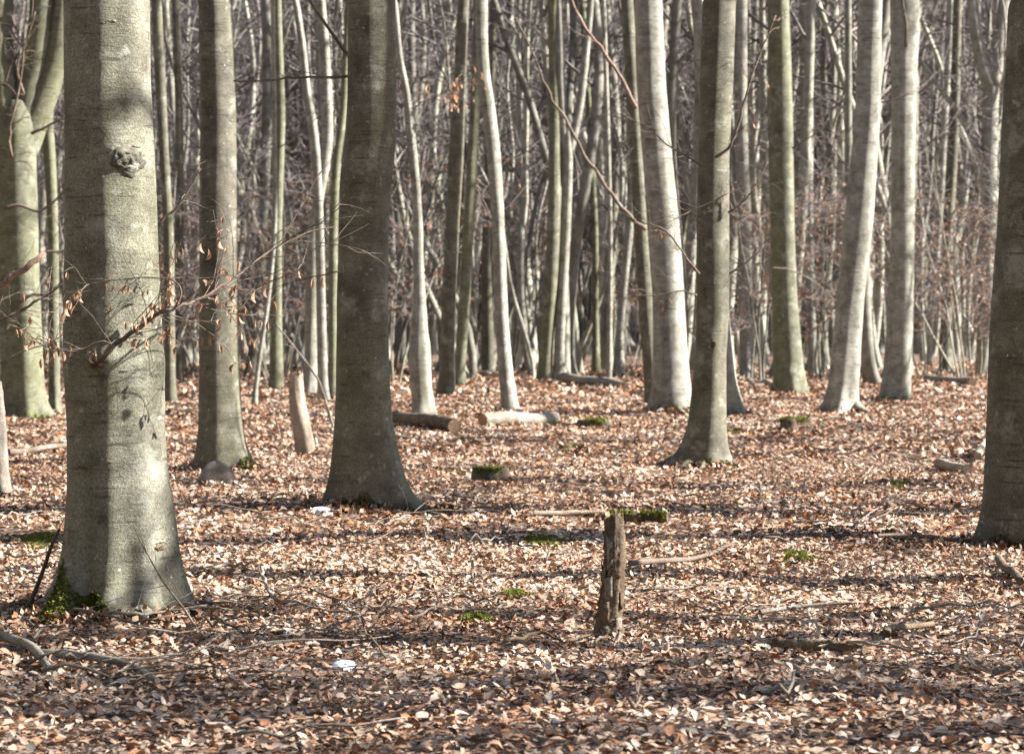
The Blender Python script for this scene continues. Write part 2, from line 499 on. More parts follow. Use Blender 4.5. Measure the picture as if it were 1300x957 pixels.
def sub(pts, t):
    f = t * (len(pts) - 1); i = min(int(f), len(pts) - 2)
    return pts[i] * (1 - (f - i)) + pts[i + 1] * (f - i), pts[i + 1] - pts[i]

def branchlets(mb, pts, r0, n2, n3, r, l2=(0.28, 0.5), l3=(0.3, 0.9), mat=0, tw=0.0065):
    L = np.linalg.norm(pts[-1] - pts[0])
    for j in range(n2):
        t = r.uniform(0.2, 1.0) ; p, d = sub(pts, t)
        az = math.atan2(d[1], d[0]) + r.choice([-1, 1]) * r.uniform(.5, 1.3); el = math.asin(d[2] / (np.linalg.norm(d) + 1e-9)) * .6 + r.normal(.1, .3)
        b = limb_pts(p, az, el, L * r.uniform(*l2), 4, r, .2, .2)
        mb.tube(b, np.linspace(max(r0 * .35 * (1.1 - t), tw * 1.6), tw, 4), 4, mat, cap=False)
        for k in range(n3):
            t2 = r.uniform(.15, 1.0); p2, d2 = sub(b, t2)
            az2 = math.atan2(d2[1], d2[0]) + r.choice([-1, 1]) * r.uniform(.4, 1.2)
            c_ = limb_pts(p2, az2, r.normal(.15, .35), r.uniform(*l3), 3, r, .15, .25)
            mb.tube(c_, (tw, tw * .8, tw * .4), 3, mat, cap=False)

def crown(mb, stem, rad, z0, nl, n2, n3, r, Lmax=4.0, mat=0, el=(.35, 1.05), tw=0.0065):
    zt = stem[-1, 2]
    az = r.uniform(0, 6.28)
    for i in range(nl):
        z = z0 + (zt - z0) * ((i + r.uniform(0, 1)) / nl)
        k = np.searchsorted(stem[:, 2], z); k = min(max(k, 1), len(stem) - 1)
        f = (z - stem[k - 1, 2]) / (stem[k, 2] - stem[k - 1, 2] + 1e-9)
        p = stem[k - 1] * (1 - f) + stem[k] * f; rs = rad[k - 1] * (1 - f) + rad[k] * f
        az += 2.4 + r.normal(0, .5)
        rel = (z - z0) / (zt - z0 + 1e-9)
        L = Lmax * (1 - .6 * rel) * r.uniform(.55, 1.1)
        b = limb_pts(p, az, r.uniform(*el), L, 7, r, .35, .14)
        rb = max(min(rs * .5, .012 * L + .012), .012)
        mb.tube(b, np.linspace(rb, tw, 7), 5, mat, cap=False)
        branchlets(mb, b, rb, n2, n3, r, mat=mat, tw=tw)

def ring_tube(mb, zs, cx, cyy, rad, ns, r, flare=0.0, roots=6, mat=0, moss=None, oval=.03, fluting=.012, bumps=(), root_ang=None, root_w=None):
    """upright trunk of level rings, out of round, with root buttresses towards the ground; returns a surface function"""
    th = np.arange(ns) * 2 * np.pi / ns
    ra = np.sort(r.uniform(0, 2 * np.pi, roots)); rw = r.uniform(.22, .42, roots); rh = r.uniform(.6, 1.25, roots)
    if root_ang is not None:
        ra = np.array(root_ang); rw = np.full(len(ra), root_w or .26); rh = r.uniform(.8, 1.2, len(ra))
    ph = r.uniform(0, 6.28, 6); kz = r.uniform(.4, 1.3, 6)
    def fac(t, z):
        t = np.asarray(t, float); z = np.asarray(z, float)
        f = 1 + oval * np.cos(2 * t + ph[0] + .25 * z) + oval * .6 * np.cos(3 * t + ph[1] + .4 * z) + fluting * np.cos(5 * t + ph[2] + kz[0] * z) + fluting * .7 * np.cos(8 * t + ph[3] - kz[1] * z)
        if flare:
            lob = np.zeros(np.broadcast(t, z).shape)
            for a, w, h in zip(ra, rw, rh):
                dd = (t - a + np.pi) % (2 * np.pi) - np.pi
                lob = lob + h * np.exp(-(dd / w) ** 2)
            f = f + flare * np.exp(-np.maximum(z, -.1) / .2) * (lob - .55) + .25 * flare * np.exp(-np.maximum(z, -.1) / .7) * (lob - .55)
        f = f + .003 * np.sin(11 * z + 2 * np.sin(2 * t + ph[4]) + ph[5]) + .0012 * np.sin(27 * z + 3 * np.sin(t * 3 + ph[2])) + .004 * np.sin(6 * t + 4 * z + ph[1]) * np.sin(9 * z - 3 * t)
        for (bt, bz, bw, bh, amp) in bumps:
            dd = (t - bt + np.pi) % (2 * np.pi) - np.pi
            f = f + amp * np.exp(-(dd / bw) ** 2 - ((z - bz) / bh) ** 2)
        return f
    T, Z = np.meshgrid(th, zs)
    R = rad[:, None] * fac(T, Z)
    V = np.stack([cx[:, None] + R * np.cos(T), cyy[:, None] + R * np.sin(T), Z], -1).reshape(-1, 3)
    m = len(zs); idx = np.arange(m * ns).reshape(m, ns); nx = np.roll(idx, -1, axis=1)
    Q = np.stack([idx[:-1], nx[:-1], nx[1:], idx[1:]], -1).reshape(-1, 4)
    V = np.vstack([V, [[cx[-1], cyy[-1], zs[-1]]]]); k = m * ns
    Tt = np.stack([np.full(ns, k), idx[-1], nx[-1]], -1)
    a = np.zeros(len(V))
    if moss:
        amt, hh, ang = moss
        a[:-1] = (amt * np.exp(-np.maximum(Z, 0) / hh) * (.55 + .45 * np.cos(T - ang))).ravel()
    mb.add(V, Q, Tt, mat, a)
    def surf(t, z):
        rr = np.interp(z, zs, rad) * fac(t, z)
        return np.stack([np.interp(z, zs, cx) + rr * np.cos(t), np.interp(z, zs, cyy) + rr * np.sin(t), z], -1)
    return surf

def moss_tufts(mb, P, Nrm, size, r, tall=1.1):
    """small leafy tufts standing on points P with normals Nrm"""
    n = len(P)
    a = r.normal(size=(n, 3)); a -= Nrm * (a * Nrm).sum(1)[:, None]; a /= np.linalg.norm(a, axis=1)[:, None]
    s = (size * r.uniform(.5, 1.4, n))[:, None]
    tip = P + Nrm * s * tall + r.normal(size=(n, 3)) * s * .35
    V = np.stack([P - a * s * .55, P + a * s * .55, tip], 1).reshape(-1, 3)
    mb.add(V, None, np.arange(3 * n).reshape(n, 3))

def trunk_moss(parent, surf, t0, t1, z1, n, seed, size=.016):
    r = np.random.default_rng(seed)
    t = r.uniform(t0, t1, n); z = -.02 + z1 * r.beta(1.0, 1.7, n)
    keep = z < z1 * (.35 + .65 * np.sin((t - t0) / (t1 - t0) * math.pi) * (.6 + .4 * np.sin(t * 7)))
    t, z = t[keep], z[keep]
    P = surf(t, z); nn = np.stack([np.cos(t), np.sin(t), np.full(len(t), .35)], -1); nn /= np.linalg.norm(nn, axis=1)[:, None]
    mb = MB(); moss_tufts(mb, P - nn * .004, nn, size, r)
    return link('moss', mb.mesh('moss', M['moss'], False), parent)

# ---- crown meshes shared by the near trees (their crowns stand above the frame)
CROWN_R = 0.14
crown_meshes = []
for k in range(5):
    r = np.random.default_rng(900 + k); mb = MB()
    n = 14; zs = np.linspace(-.05, 10.5, n)
    stem = np.stack([wobble(n, .35, r), wobble(n, .35, r), zs], -1); rad = CROWN_R * (1 - np.linspace(0, 1, n)) ** .8 + .012
    mb.tube(stem, rad, 8, 0, cap=False)
    crown(mb, stem, rad, 0.4, 16, 5, 4, r, 4.6, tw=.008)
    crown_meshes.append(mb.mesh('crown', M['bark_far']))

# ------------------------------------------------------------------ named trees, measured in the photograph
def px_tree(name, label, base_y, prof, mat='bark_olive', ns=40, flare=.25, roots=6, moss=None, seed=1, top=11.0, cat='tree', group=None,
            with_crown=True, bumps=(), res=None, back=0.0, lean_y=0.0, oval=.03, root_ang=None, root_w=None):
    """prof: rows (y, x_left, x_right) of the trunk outline in the photograph"""
    r = np.random.default_rng(seed)
    prof = sorted(prof, key=lambda p: -p[0])
    y = np.array([p[0] for p in prof], float)
    xc = np.array([(p[1] + p[2]) / 2 for p in prof]); hw = np.array([(p[2] - p[1]) / 2 for p in prof])
    b = gpx(float(np.interp(base_y, y[::-1], xc[::-1])), base_y)
    D = b.y
    z = EYE - (y - HORIZON) / F * D - b.z
    cxs = (xc - PW / 2) / F * D - b.x; rs = hw / F * D
    # on above the frame
    sl = (cxs[-1] - cxs[-2]) / (z[-1] - z[-2] + 1e-9)
    zz, ccx, rr = list(z), list(cxs), list(rs)
    r_end = rs[-1]
    while zz[-1] < top:
        step = 1.0; zz.append(zz[-1] + step); sl *= .8
        ccx.append(ccx[-1] + sl * step + r.normal(0, .02)); rr.append(max(r_end * (1 - .035 * (zz[-1] - z[-1])), .35 * r_end))
    zz, ccx, rr = np.array(zz), np.array(ccx), np.array(rr)
    vis = max(z[-1], 1.0)
    step = res or max(.045, D * .003)
    zs = np.unique(np.concatenate([np.array([-.2, -.1]), np.arange(-.05, .5, step * .6), np.arange(.5, vis, step), np.arange(vis, zz[-1], .4), [zz[-1]]]))
    cx = smooth(np.interp(zs, zz, ccx), 6); ra = smooth(np.interp(zs, zz, rr), 4)
    cyy = wobble(len(zs), .05, r) * np.clip(zs / 3, 0, 1) + lean_y * zs
    root = thing(name, label, cat, b, group)
    mb = MB()
    surf = ring_tube(mb, zs, cx, cyy, ra, ns, r, flare, roots, 0, moss, oval=oval, bumps=bumps, root_ang=root_ang, root_w=root_w)
    tr = link('trunk', mb.mesh('trunk', M[mat], True, 'moss'), root)
    if with_crown:
        s = max(.6, min(1.5, ra[-1] / CROWN_R))
        c_ = link('crown', crown_meshes[seed % 5], root, (cx[-1], cyy[-1], zs[-1] - .02))
        c_.scale = (s, s, s * .9); c_.rotation_euler = (0, 0, r.uniform(0, 6.28))
    root_info = dict(root=root, surf=surf, D=D, base=b, trunk=tr, r=r)
    return root_info

def px_branch(info, pts, r0, r1, depth=None, twigs=0, seed=0, mat='branch', name='branch', twl=(.15, .5), leaf_n=0, leaf_size=.05, droop=True, depths=None, tw=.003, label=None, into_parent=None, leaf_span=(.2, 1.0), jit=.0):
    """a branch of a tree along photo pixels, tip last"""
    r = np.random.default_rng(5000 + seed)
    root = into_parent or info['root']; base = info['base']
    D = info['D'] if depth is None else depth
    P = []
    for k, (x, y) in enumerate(pts):
        dd = D if depths is None else depths[k]
        P.append(np.array(at(x, y, dd)) - np.array(base))
    P = np.array(P)
    n = max(3 * len(P), 8)
    t = np.linspace(0, len(P) - 1, n)
    Q_ = np.stack([np.interp(t, np.arange(len(P)), P[:, k]) for k in range(3)], -1)
    for k in range(3): Q_[:, k] = smooth(Q_[:, k], 2)
    Q_[1:-1] += r.normal(0, jit + r0 * .25, (n - 2, 3))
    mb = MB(); mb.tube(Q_, np.linspace(r0, r1, n), 8, 0, True, .06, seed)
    tips = []
    for k in range(twigs):
        tt = r.uniform(.15, .98); p, d = sub(Q_, tt); d = d / (np.linalg.norm(d) + 1e-9)
        side = r.normal(size=3); side -= d * np.dot(side, d); side /= np.linalg.norm(side)
        dirv = d * r.uniform(.4, 1.0) + side * r.uniform(.4, .9); dirv /= np.linalg.norm(dirv)
        L = r.uniform(*twl)
        b = limb_pts(p, math.atan2(dirv[1], dirv[0]), math.asin(max(-1, min(1, dirv[2]))), L, 6, r, -.02, .16)
        rr0 = max(tw, r0 * .25 * (1 - tt))
        mb.tube(b, np.linspace(rr0, tw * .45, 6), 5, 0, False)
        tips.append((b, tt))
        for j in range(r.integers(1, 4)):
            p2, d2 = sub(b, r.uniform(.3, 1)); az = math.atan2(d2[1], d2[0]) + r.choice([-1, 1]) * r.uniform(.4, 1.1)
            b2 = limb_pts(p2, az, r.normal(.1, .35), L * r.uniform(.2, .5), 4, r, 0, .2)
            mb.tube(b2, np.linspace(tw * .7, tw * .35, 4), 4, 0, False)
            tips.append((b2, tt))
    br = link(name, mb.mesh(name, M[mat]), root)
    if label: br['label'] = label
    for k in range(leaf_n):
        cand = [b for b, tt in tips if leaf_span[0] <= tt <= leaf_span[1]]
        if not cand: break
        b = cand[r.integers(len(cand))]; p, d = sub(b, r.uniform(.3, 1.0))
        o = link('leaf', hang_meshes[r.integers(len(hang_meshes))], br)
        s = leaf_size * r.uniform(.7, 1.25); o.scale = (s, s, s)
        # stalk end at the twig, blade hanging down
        yaw, tilt = r.uniform(0, 6.28), r.normal(0, .45)
        R = Matrix.Rotation(yaw, 3, 'Z') @ Matrix.Rotation(tilt, 3, 'X') @ Matrix.Rotation(-math.pi / 2, 3, 'X')
        o.rotation_euler = R.to_euler()
        o.location = Vector(p) - R @ Vector((0, -.7 * s, 0))
    return br
hang_meshes = []
for k in range(8):
    m_ = leaf_mesh(300 + k, M['dry_leaf']); hang_meshes.append(m_)
    co = np.empty(len(m_.vertices) * 3, np.float32); m_.vertices.foreach_get('co', co); co = co.reshape(-1, 3)
    co[:, 0] *= .62; co[:, 2] += .9 * np.abs(co[:, 0]); m_.vertices.foreach_set('co', co.ravel())

def limb(info, pts, r0, r1, mat, seed=0, extend=6.0, name='limb'):
    """heavy limb of a fork along photo pixels, carried on above the frame"""
    P = [np.array(at(x, y, info['D'])) - np.array(info['base']) for x, y in pts]
    d = P[-1] - P[-2]; d /= np.linalg.norm(d); d = d * .6 + np.array([0, 0, .4]); d /= np.linalg.norm(d)
    if extend:
        for k in range(1, 5): P.append(P[-1] + d * extend / 4)
    P = np.array(P); n = 4 * len(P); t = np.linspace(0, len(P) - 1, n)
    Q_ = np.stack([smooth(np.interp(t, np.arange(len(P)), P[:, k]), 3) for k in range(3)], -1)
    vis = len(pts) / len(P)
    rad = np.interp(np.linspace(0, 1, n), [0, vis, 1], [r0, r1, r1 * .35])
    mb = MB(); mb.tube(Q_, rad, 14, 0, True, .015, seed)
    r = np.random.default_rng(seed + 70)
    lo = link(name, mb.mesh(name, M[mat]), info['root'])
    if extend:
        mb2 = MB()
        for k in range(7):
            p, dd = sub(Q_, r.uniform(.55, 1)); b = limb_pts(p, r.uniform(0, 6.28), r.uniform(.2, 1.0), r.uniform(1.5, 3.2), 6, r, .3)
            mb2.tube(b, np.linspace(.03, .008, 6), 5, 0, False); branchlets(mb2, b, .03, 5, 5, r)
        link('crown', mb2.mesh('crown', M['bark_far']), info['root'])
    return lo

H = math.pi
# -- front beech on the left, the big one with the leafy branch
zt = lambda y, D: EYE - (y - HORIZON) / F * D
D1 = F * EYE / (789 - HORIZON)
b1 = [(-1.25, zt(212, D1), .28, .085, .07), (-1.7, zt(462, D1), .5, .05, .055), (-.6, zt(468, D1), 1.6, .06, .03), (-1.6, zt(590, D1), .7, .05, .03),
      (-1.2, zt(330, D1), .5, .03, .018), (-1.9, zt(100, D1), .5, .025, .02), (-2.0, zt(206, D1), .55, .016, .02), (-1.55, zt(186, D1), .45, .014, .016), (-1.2, zt(150, D1), .8, .012, .012), (-2.2, zt(410, D1), .6, .02, .015), (-.9, zt(545, D1), .7, .014, .014), (-1.0, zt(690, D1), .2, .03, .02)]
T1 = px_tree('beech_tree', 'thick beech trunk with bulging branch scars and bright moss on its root', 789,
             [(0, 85, 191), (100, 87, 193), (200, 88, 199), (290, 87, 202), (380, 85, 205), (450, 83, 209), (475, 84, 210), (540, 87, 210), (600, 86, 214), (643, 84, 220),
              (700, 80, 226), (740, 73, 233), (770, 63, 242), (790, 53, 250), (810, 46, 256)], 'bark_hero', 160, .5, 7, (.5, .12, -2.2), seed=11, bumps=b1, res=.016, root_ang=[-2.3, -1.62, -.95, -.1, .9, 1.9, 2.9], root_w=.27)
trunk_moss(T1['root'], T1['surf'], -2.95, -1.6, .34, 9000, 1, .014)
trunk_moss(T1['root'], T1['surf'], -1.75, -.2, .12, 2200, 2, .012)
# rough knot where a limb was shed, and the collar under the leafy branch
def knot(info, x, y, w, h, seed, name='knot', depth_in=.4):
    r = np.random.default_rng(seed); D = info['D']
    c_ = at(x, y, D) - info['base']
    ang = -math.pi / 2 + math.asin(max(-.95, min(.95, (c_.x - float(np.interp(c_.z, [0, 9], [0, 0]))) / .3))) * .8
    tt = np.linspace(-3.1, -.1, 120); S = info['surf'](tt, np.full(120, c_.z))
    t = tt[np.argmin(np.abs(S[:, 0] - c_.x))]
    mb = MB(); nu, nv = 26, 12
    V = []
    for i in range(nv):
        f = i / (nv - 1)
        for j in range(nu):
            a = 2 * math.pi * j / nu
            rad = f * (1 + .12 * math.sin(5 * a + seed) + .1 * r.normal())
            dz, dt = rad * h * math.sin(a), rad * w * math.cos(a)
            bulge = .012 * (1 - f * f) + .006 * math.sin(f * 15 + 1.5 * math.sin(3 * a)) * (1 - f) + .004 * r.normal() * (1 - f) - .012 * max(0, f - .85) / .15
            p = info['surf'](np.array([t + dt / .25]), np.array([c_.z + dz]))[0]
            nn = np.array([math.cos(t), math.sin(t), 0])
            V.append(p + nn * bulge)
    idx = np.arange(nu * nv).reshape(nv, nu); nx = np.roll(idx, -1, 1)
    Q = np.stack([idx[:-1], nx[:-1], nx[1:], idx[1:]], -1).reshape(-1, 4)
    mb.add(np.array(V), Q)
    return link(name, mb.mesh(name, M['bark_olive' if seed == 3 else 'rot']), info['root'])
knot(T1, 174, 208, .12, .08, 3)
knot(T1, 207, 691, .05, .02, 5)
knot(T1, 132, 462, .045, .03, 8)
D1 = T1['D']
def ridge(info, pts, rad, seed):
    r = np.random.default_rng(seed); P = []
    for x, y in pts:
        c_ = at(x, y, info['D']) - info['base']
        tt = np.linspace(-3.1, -.05, 160); S = info['surf'](tt, np.full(160, c_.z)); P.append(S[np.argmin(np.abs(S[:, 0] - c_.x))])
    P = np.array(P); n = 5 * len(P); t = np.linspace(0, len(P) - 1, n)
    Q_ = np.stack([smooth(np.interp(t, np.arange(len(P)), P[:, k]), 3) for k in range(3)], -1) + r.normal(0, .0015, (n, 3)) + np.array([0, rad * .55, 0])
    rad_ = rad * np.sin(np.linspace(.15, math.pi - .15, n)) * r.uniform(.7, 1.2, n)
    mb = MB(); mb.tube(Q_, rad_, 7, 0, True, .1, seed)
    return link('bark_ridge', mb.mesh('bark_ridge', M['bark_hero']), info['root'])
ridge(T1, [(112, 206), (130, 203), (146, 199), (156, 192), (170, 188), (184, 190), (194, 198)], .012, 1)
ridge(T1, [(132, 47), (140, 37), (150, 33), (160, 36), (168, 43)], .008, 2)
ridge(T1, [(120, 590), (132, 582), (146, 580), (160, 588), (175, 591)], .010, 3)
ridge(T1, [(86, 468), (110, 470), (130, 474), (160, 468), (190, 472), (206, 466)], .013, 4)
ridge(T1, [(195, 690), (203, 684), (212, 684), (219, 691)], .007, 5)
sp1 = T1['surf'](np.array([-1.75]), np.array([zt(460, D1)]))[0]
d_front = D1 + float(sp1[1]) - .02
br = px_branch(T1, [(128, 462), (133, 450), (146, 436), (165, 425), (185, 410), (206, 394), (222, 391), (240, 386), (262, 375), (300, 352), (340, 318), (385, 297), (425, 288)],
               .014, .003, twigs=34, seed=3, depths=[d_front + .05, d_front - .03, d_front - .10, d_front - .16, d_front - .2, d_front - .25, d_front - .25, d_front - .2, d_front - .1, d_front, d_front + .15, d_front + .3, d_front + .4],
               leaf_n=115, leaf_size=.047, twl=(.2, .62), tw=.0028, leaf_span=(.05, .7), label='forked twiggy branch with a few shrivelled orange leaves')
px_branch(T1, [(133, 452), (150, 440), (128, 430), (108, 444), (85, 447), (58, 440), (35, 430)], .006, .002, twigs=12, seed=4, depth=d_front - .12, leaf_n=24, leaf_size=.047, twl=(.1, .3), tw=.0022,
          label='thin twig with dry leaves drooping across the trunk')
px_branch(T1, [(222, 391), (232, 372), (226, 358), (205, 352), (170, 353), (140, 356), (112, 362), (92, 357)], .005, .0018, twigs=10, seed=6, depth=d_front - .25, leaf_n=20, leaf_size=.043, twl=(.1, .28), tw=.002,
          label='thin twig with hanging dry leaves curving across the trunk')
px_branch(T1, [(200, 286), (214, 272), (228, 262), (240, 240), (255, 214)], .008, .003, twigs=6, seed=7, depth=D1 + .1, twl=(.08, .25), tw=.002)

# -- second beech on the left
T2 = px_tree('beech_tree', 'slim upright beech with a mossy foot, grey root lump and half its bark sunlit', 600,
             [(0, 252, 293), (145, 255, 299), (290, 254, 300), (415, 254, 301.5), (500, 253, 305), (540, 252, 309), (565, 249, 313), (590, 244, 322), (600, 240, 326)],
             'bark_olive', 64, .3, 6, (.55, .18, -.3), seed=22, res=.03)
trunk_moss(T2['root'], T2['surf'], -1.0, .1, .2, 1600, 5, .018)
# -- third beech, bent, in shade
T3 = px_tree('beech_tree', 'thick bent beech in shade with a kink halfway up and pale lichen dots', 650,
             [(0, 444, 502), (70, 444, 503), (130, 443, 504), (175, 440, 503), (215, 435, 500), (240, 432, 497), (290, 431, 493), (380, 428.5, 492), (480, 427.5, 493), (540, 426, 497), (590, 423, 505),
              (620, 420, 511), (642, 416, 518), (655, 412, 524)], 'bark_olive', 80, .36, 7, (.5, .16, -1.9), seed=33, res=.025)
trunk_moss(T3['root'], T3['surf'], -2.6, -1.0, .2, 3200, 6, .014)
px_branch(T3, [(448, 98), (420, 99), (385, 97), (350, 101), (318, 104), (296, 103)], .013, .005, twigs=3, seed=9, twl=(.1, .4))
px_branch(T3, [(447, 78), (430, 55), (412, 30), (396, 6), (385, -15)], .016, .008, twigs=2, seed=10, depth=T3['D'] + .1)
px_branch(T3, [(428, 345), (405, 350), (375, 356), (330, 372)], .006, .002, twigs=5, seed=12, twl=(.1, .3), tw=.002)
px_branch(T3, [(505, 615), (513, 627), (517, 640), (518, 648)], .003, .0015, twigs=2, seed=13, depth=T3['D'] - .35, twl=(.1, .2), tw=.0015)
# -- right edge beech
T4 = px_tree('beech_tree', 'thick shaded beech cut by the edge with a moss ring round its foot', 700,
             [(0, 1280, 1362), (145, 1273, 1360), (290, 1267, 1358), (400, 1259, 1354), (560, 1253, 1352), (620, 1250, 1356), (660, 1246, 1362), (690, 1239, 1370), (705, 1234, 1374)],
             'bark_olive', 80, .32, 6, (.6, .13, -2.0), seed=44, res=.025)
trunk_moss(T4['root'], T4['surf'], -2.9, -1.0, .17, 3600, 7, .014)
# -- beech right of the centre
T5 = px_tree('beech_tree', 'straight beech with a dark elbow scar and twiggy side branches, mossy flared foot', 595,
             [(0, 893, 934), (100, 890, 931), (200, 887, 926), (300, 885, 926), (380, 885, 926), (430, 884, 924), (450, 882, 922), (500, 879, 922), (545, 875, 922), (570, 869, 924), (585, 863, 929), (597, 856, 934)],
             'bark_olive', 64, .36, 7, (.6, .12, -1.57), seed=55, res=.03, bumps=[(-1.9, zt(432, 27.1), .5, .06, .06)])
knot(T5, 905, 437, .05, .05, 15)
trunk_moss(T5['root'], T5['surf'], -2.9, -.3, .14, 2600, 8, .015)
trunk_moss(T5['root'], T5['surf'], -.9, .2, .12, 700, 9, .015)
px_branch(T5, [(908, 200), (925, 190), (935, 168), (942, 140), (955, 95), (968, 62), (985, 20)], .017, .006, twigs=16, seed=21, depth=T5['D'] - .2, twl=(.2, .6), leaf_n=6, leaf_size=.06)
px_branch(T5, [(924, 270), (938, 262), (950, 250), (962, 232), (975, 205)], .012, .004, twigs=10, seed=22, depth=T5['D'] - .1, twl=(.15, .45))
px_branch(T5, [(922, 350), (945, 336), (958, 325), (970, 311)], .014, .008, twigs=2, seed=23, mat='stick', depth=T5['D'])
px_branch(T5, [(888, 348), (872, 330), (855, 302), (838, 287), (812, 283), (790, 272)], .013, .004, twigs=16, seed=24, depth=T5['D'] - .2, twl=(.2, .6), leaf_n=8, leaf_size=.055)
px_branch(T5, [(885, 375), (868, 368), (845, 373), (820, 377), (800, 372)], .008, .003, twigs=12, seed=25, depth=T5['D'] - .25, twl=(.15, .5), leaf_n=10, leaf_size=.055)
px_branch(T5, [(890, 210), (865, 195), (842, 182), (828, 162), (800, 152), (785, 140)], .010, .003, twigs=16, seed=26, depth=T5['D'] - .2, twl=(.2, .6))
px_branch(T5, [(926, 245), (900, 258), (872, 270), (840, 288)], .007, .002, twigs=14, seed=27, depth=T5['D'] - .4, twl=(.2, .5))
# -- the leaning pair behind it
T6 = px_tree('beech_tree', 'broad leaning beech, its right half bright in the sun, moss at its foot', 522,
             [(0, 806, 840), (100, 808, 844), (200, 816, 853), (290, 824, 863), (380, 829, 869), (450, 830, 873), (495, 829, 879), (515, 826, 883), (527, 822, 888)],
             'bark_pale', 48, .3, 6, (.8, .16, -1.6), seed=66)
px_branch(T6, [(808, 138), (798, 116), (782, 88), (762, 60), (742, 36), (730, 10), (720, -15)], .034, .018, mat='red_stick', seed=31, depth=T6['D'] - .2, twigs=4, twl=(.5, 1.2), tw=.006, label='reddish dead branch rising steeply')
px_branch(T6, [(820, 292), (802, 278), (780, 252), (758, 220), (735, 185), (718, 150), (700, 126), (688, 98), (672, 55), (655, 22)], .036, .012, seed=32, depth=T6['D'] - .4, twigs=10, twl=(.5, 1.4), tw=.006)
T7 = px_tree('beech_tree', 'dark slim beech close against the broad leaning one', 517,
             [(0, 788, 804), (150, 797, 813), (290, 805, 822), (400, 812, 830), (480, 818, 838), (510, 817, 841), (520, 815, 844)], 'bark_olive', 32, .3, 5, (.9, .2, -1.6), seed=77)
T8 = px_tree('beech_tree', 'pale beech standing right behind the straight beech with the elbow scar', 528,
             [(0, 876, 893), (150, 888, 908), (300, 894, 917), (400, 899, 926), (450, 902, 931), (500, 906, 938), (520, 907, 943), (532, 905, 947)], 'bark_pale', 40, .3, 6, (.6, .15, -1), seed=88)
# -- right group
T9 = px_tree('beech_tree', 'upright olive beech with moss stained bark and spreading foot', 500,
             [(0, 975, 1003), (145, 976, 1008), (290, 979, 1009), (380, 981, 1012), (450, 982, 1018), (485, 982, 1023), (503, 979, 1028)], 'bark_mossy', 40, .28, 6, (.3, .2, 0), seed=99)
px_branch(T9, [(1003, 190), (1022, 178), (1040, 168), (1052, 150)], .02, .008, twigs=8, seed=41, twl=(.3, .8), tw=.006)
px_branch(T9, [(980, 340), (995, 341), (1015, 346), (1040, 362), (1060, 382)], .018, .008, twigs=4, seed=42, mat='stick', depth=T9['D'] - .6, twl=(.3, .8), tw=.006)
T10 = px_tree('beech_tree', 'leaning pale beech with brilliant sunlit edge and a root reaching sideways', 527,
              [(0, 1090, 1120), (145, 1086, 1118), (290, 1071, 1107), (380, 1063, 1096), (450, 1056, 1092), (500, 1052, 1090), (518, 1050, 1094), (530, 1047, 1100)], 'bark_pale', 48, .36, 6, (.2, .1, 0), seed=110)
px_branch(T10, [(1086, 515), (1092, 518), (1099, 523), (1105, 528)], .07, .03, seed=43, mat='bark_pale', name='root', depth=T10['D'] - .15)
px_branch(T10, [(1110, 128), (1125, 131), (1140, 124), (1158, 119)], .014, .006, twigs=6, seed=44, twl=(.2, .6), tw=.005)
T11 = px_tree('beech_tree', 'straight pale beech widening at its crown, dark on its mossy foot', 511,
              [(0, 1129, 1168), (50, 1130, 1166), (145, 1131, 1162), (290, 1130, 1160), (400, 1126, 1159), (470, 1121, 1158), (500, 1118, 1158), (515, 1115, 1161)], 'bark_pale', 48, .3, 6, (.9, .2, -2.6), seed=121)
px_branch(T11, [(1150, 60), (1150, 25), (1144, -10)], .03, .015, seed=45, depth=T11['D'] - .3, mat='branch', twigs=2)
T12 = px_tree('beech_tree', 'forked beech with a long bare limb slanting down to its trunk', 476,
              [(66, 1255, 1264), (95, 1250, 1269), (145, 1247, 1267), (290, 1244, 1265), (400, 1241, 1260), (450, 1239, 1259), (470, 1237, 1261), (480, 1234, 1264)], 'bark_pale', 32, .3, 5, (.5, .3, -2), seed=132, with_crown=False, top=0)
limb(T12, [(1257, 110), (1247, 82), (1240, 50), (1236, 15), (1232, -15)], .2, .15, 'bark_pale', 1)
limb(T12, [(1261, 108), (1268, 75), (1270, 40), (1275, 0), (1281, -30)], .19, .14, 'bark_pale', 2)
limb(T12, [(1248, 205), (1236, 180), (1216, 142), (1188, 106), (1165, 72)], .11, .05, 'bark_pale', 3, extend=0)
# -- middle group
T13 = px_tree('beech_tree', 'crooked snaking beech stem, grey lit side, thick gnarled lower trunk', 534,
              [(0, 497, 505), (76, 503, 511), (120, 512, 522), (170, 515, 527), (230, 522, 533), (290, 525, 537), (340, 524, 537), (370, 526, 540), (410, 522, 542), (450, 518, 546), (490, 522, 548), (520, 525, 553), (534, 522, 556)],
              'bark_pale', 40, .3, 5, (.5, .2, -1.5), seed=143)
px_branch(T13, [(520, 150), (530, 132), (548, 125), (565, 118), (585, 100)], .012, .004, twigs=18, seed=51, twl=(.2, .7), leaf_n=48, leaf_size=.11, tw=.005, label='branch with a cluster of orange dry leaves')
px_branch(T13, [(527, 200), (515, 190), (504, 178)], .016, .01, seed=52, twigs=2)
T14 = px_tree('beech_tree', 'slender swaying beech behind the pale sawn log', 523,
              [(0, 603, 619), (50, 604, 619), (90, 606, 621), (150, 613, 631), (210, 619, 637), (290, 625, 641), (400, 627, 645), (470, 632, 651), (510, 635, 657), (526, 634, 661)], 'bark_pale', 36, .18, 5, (.2, .2, -2), seed=154)
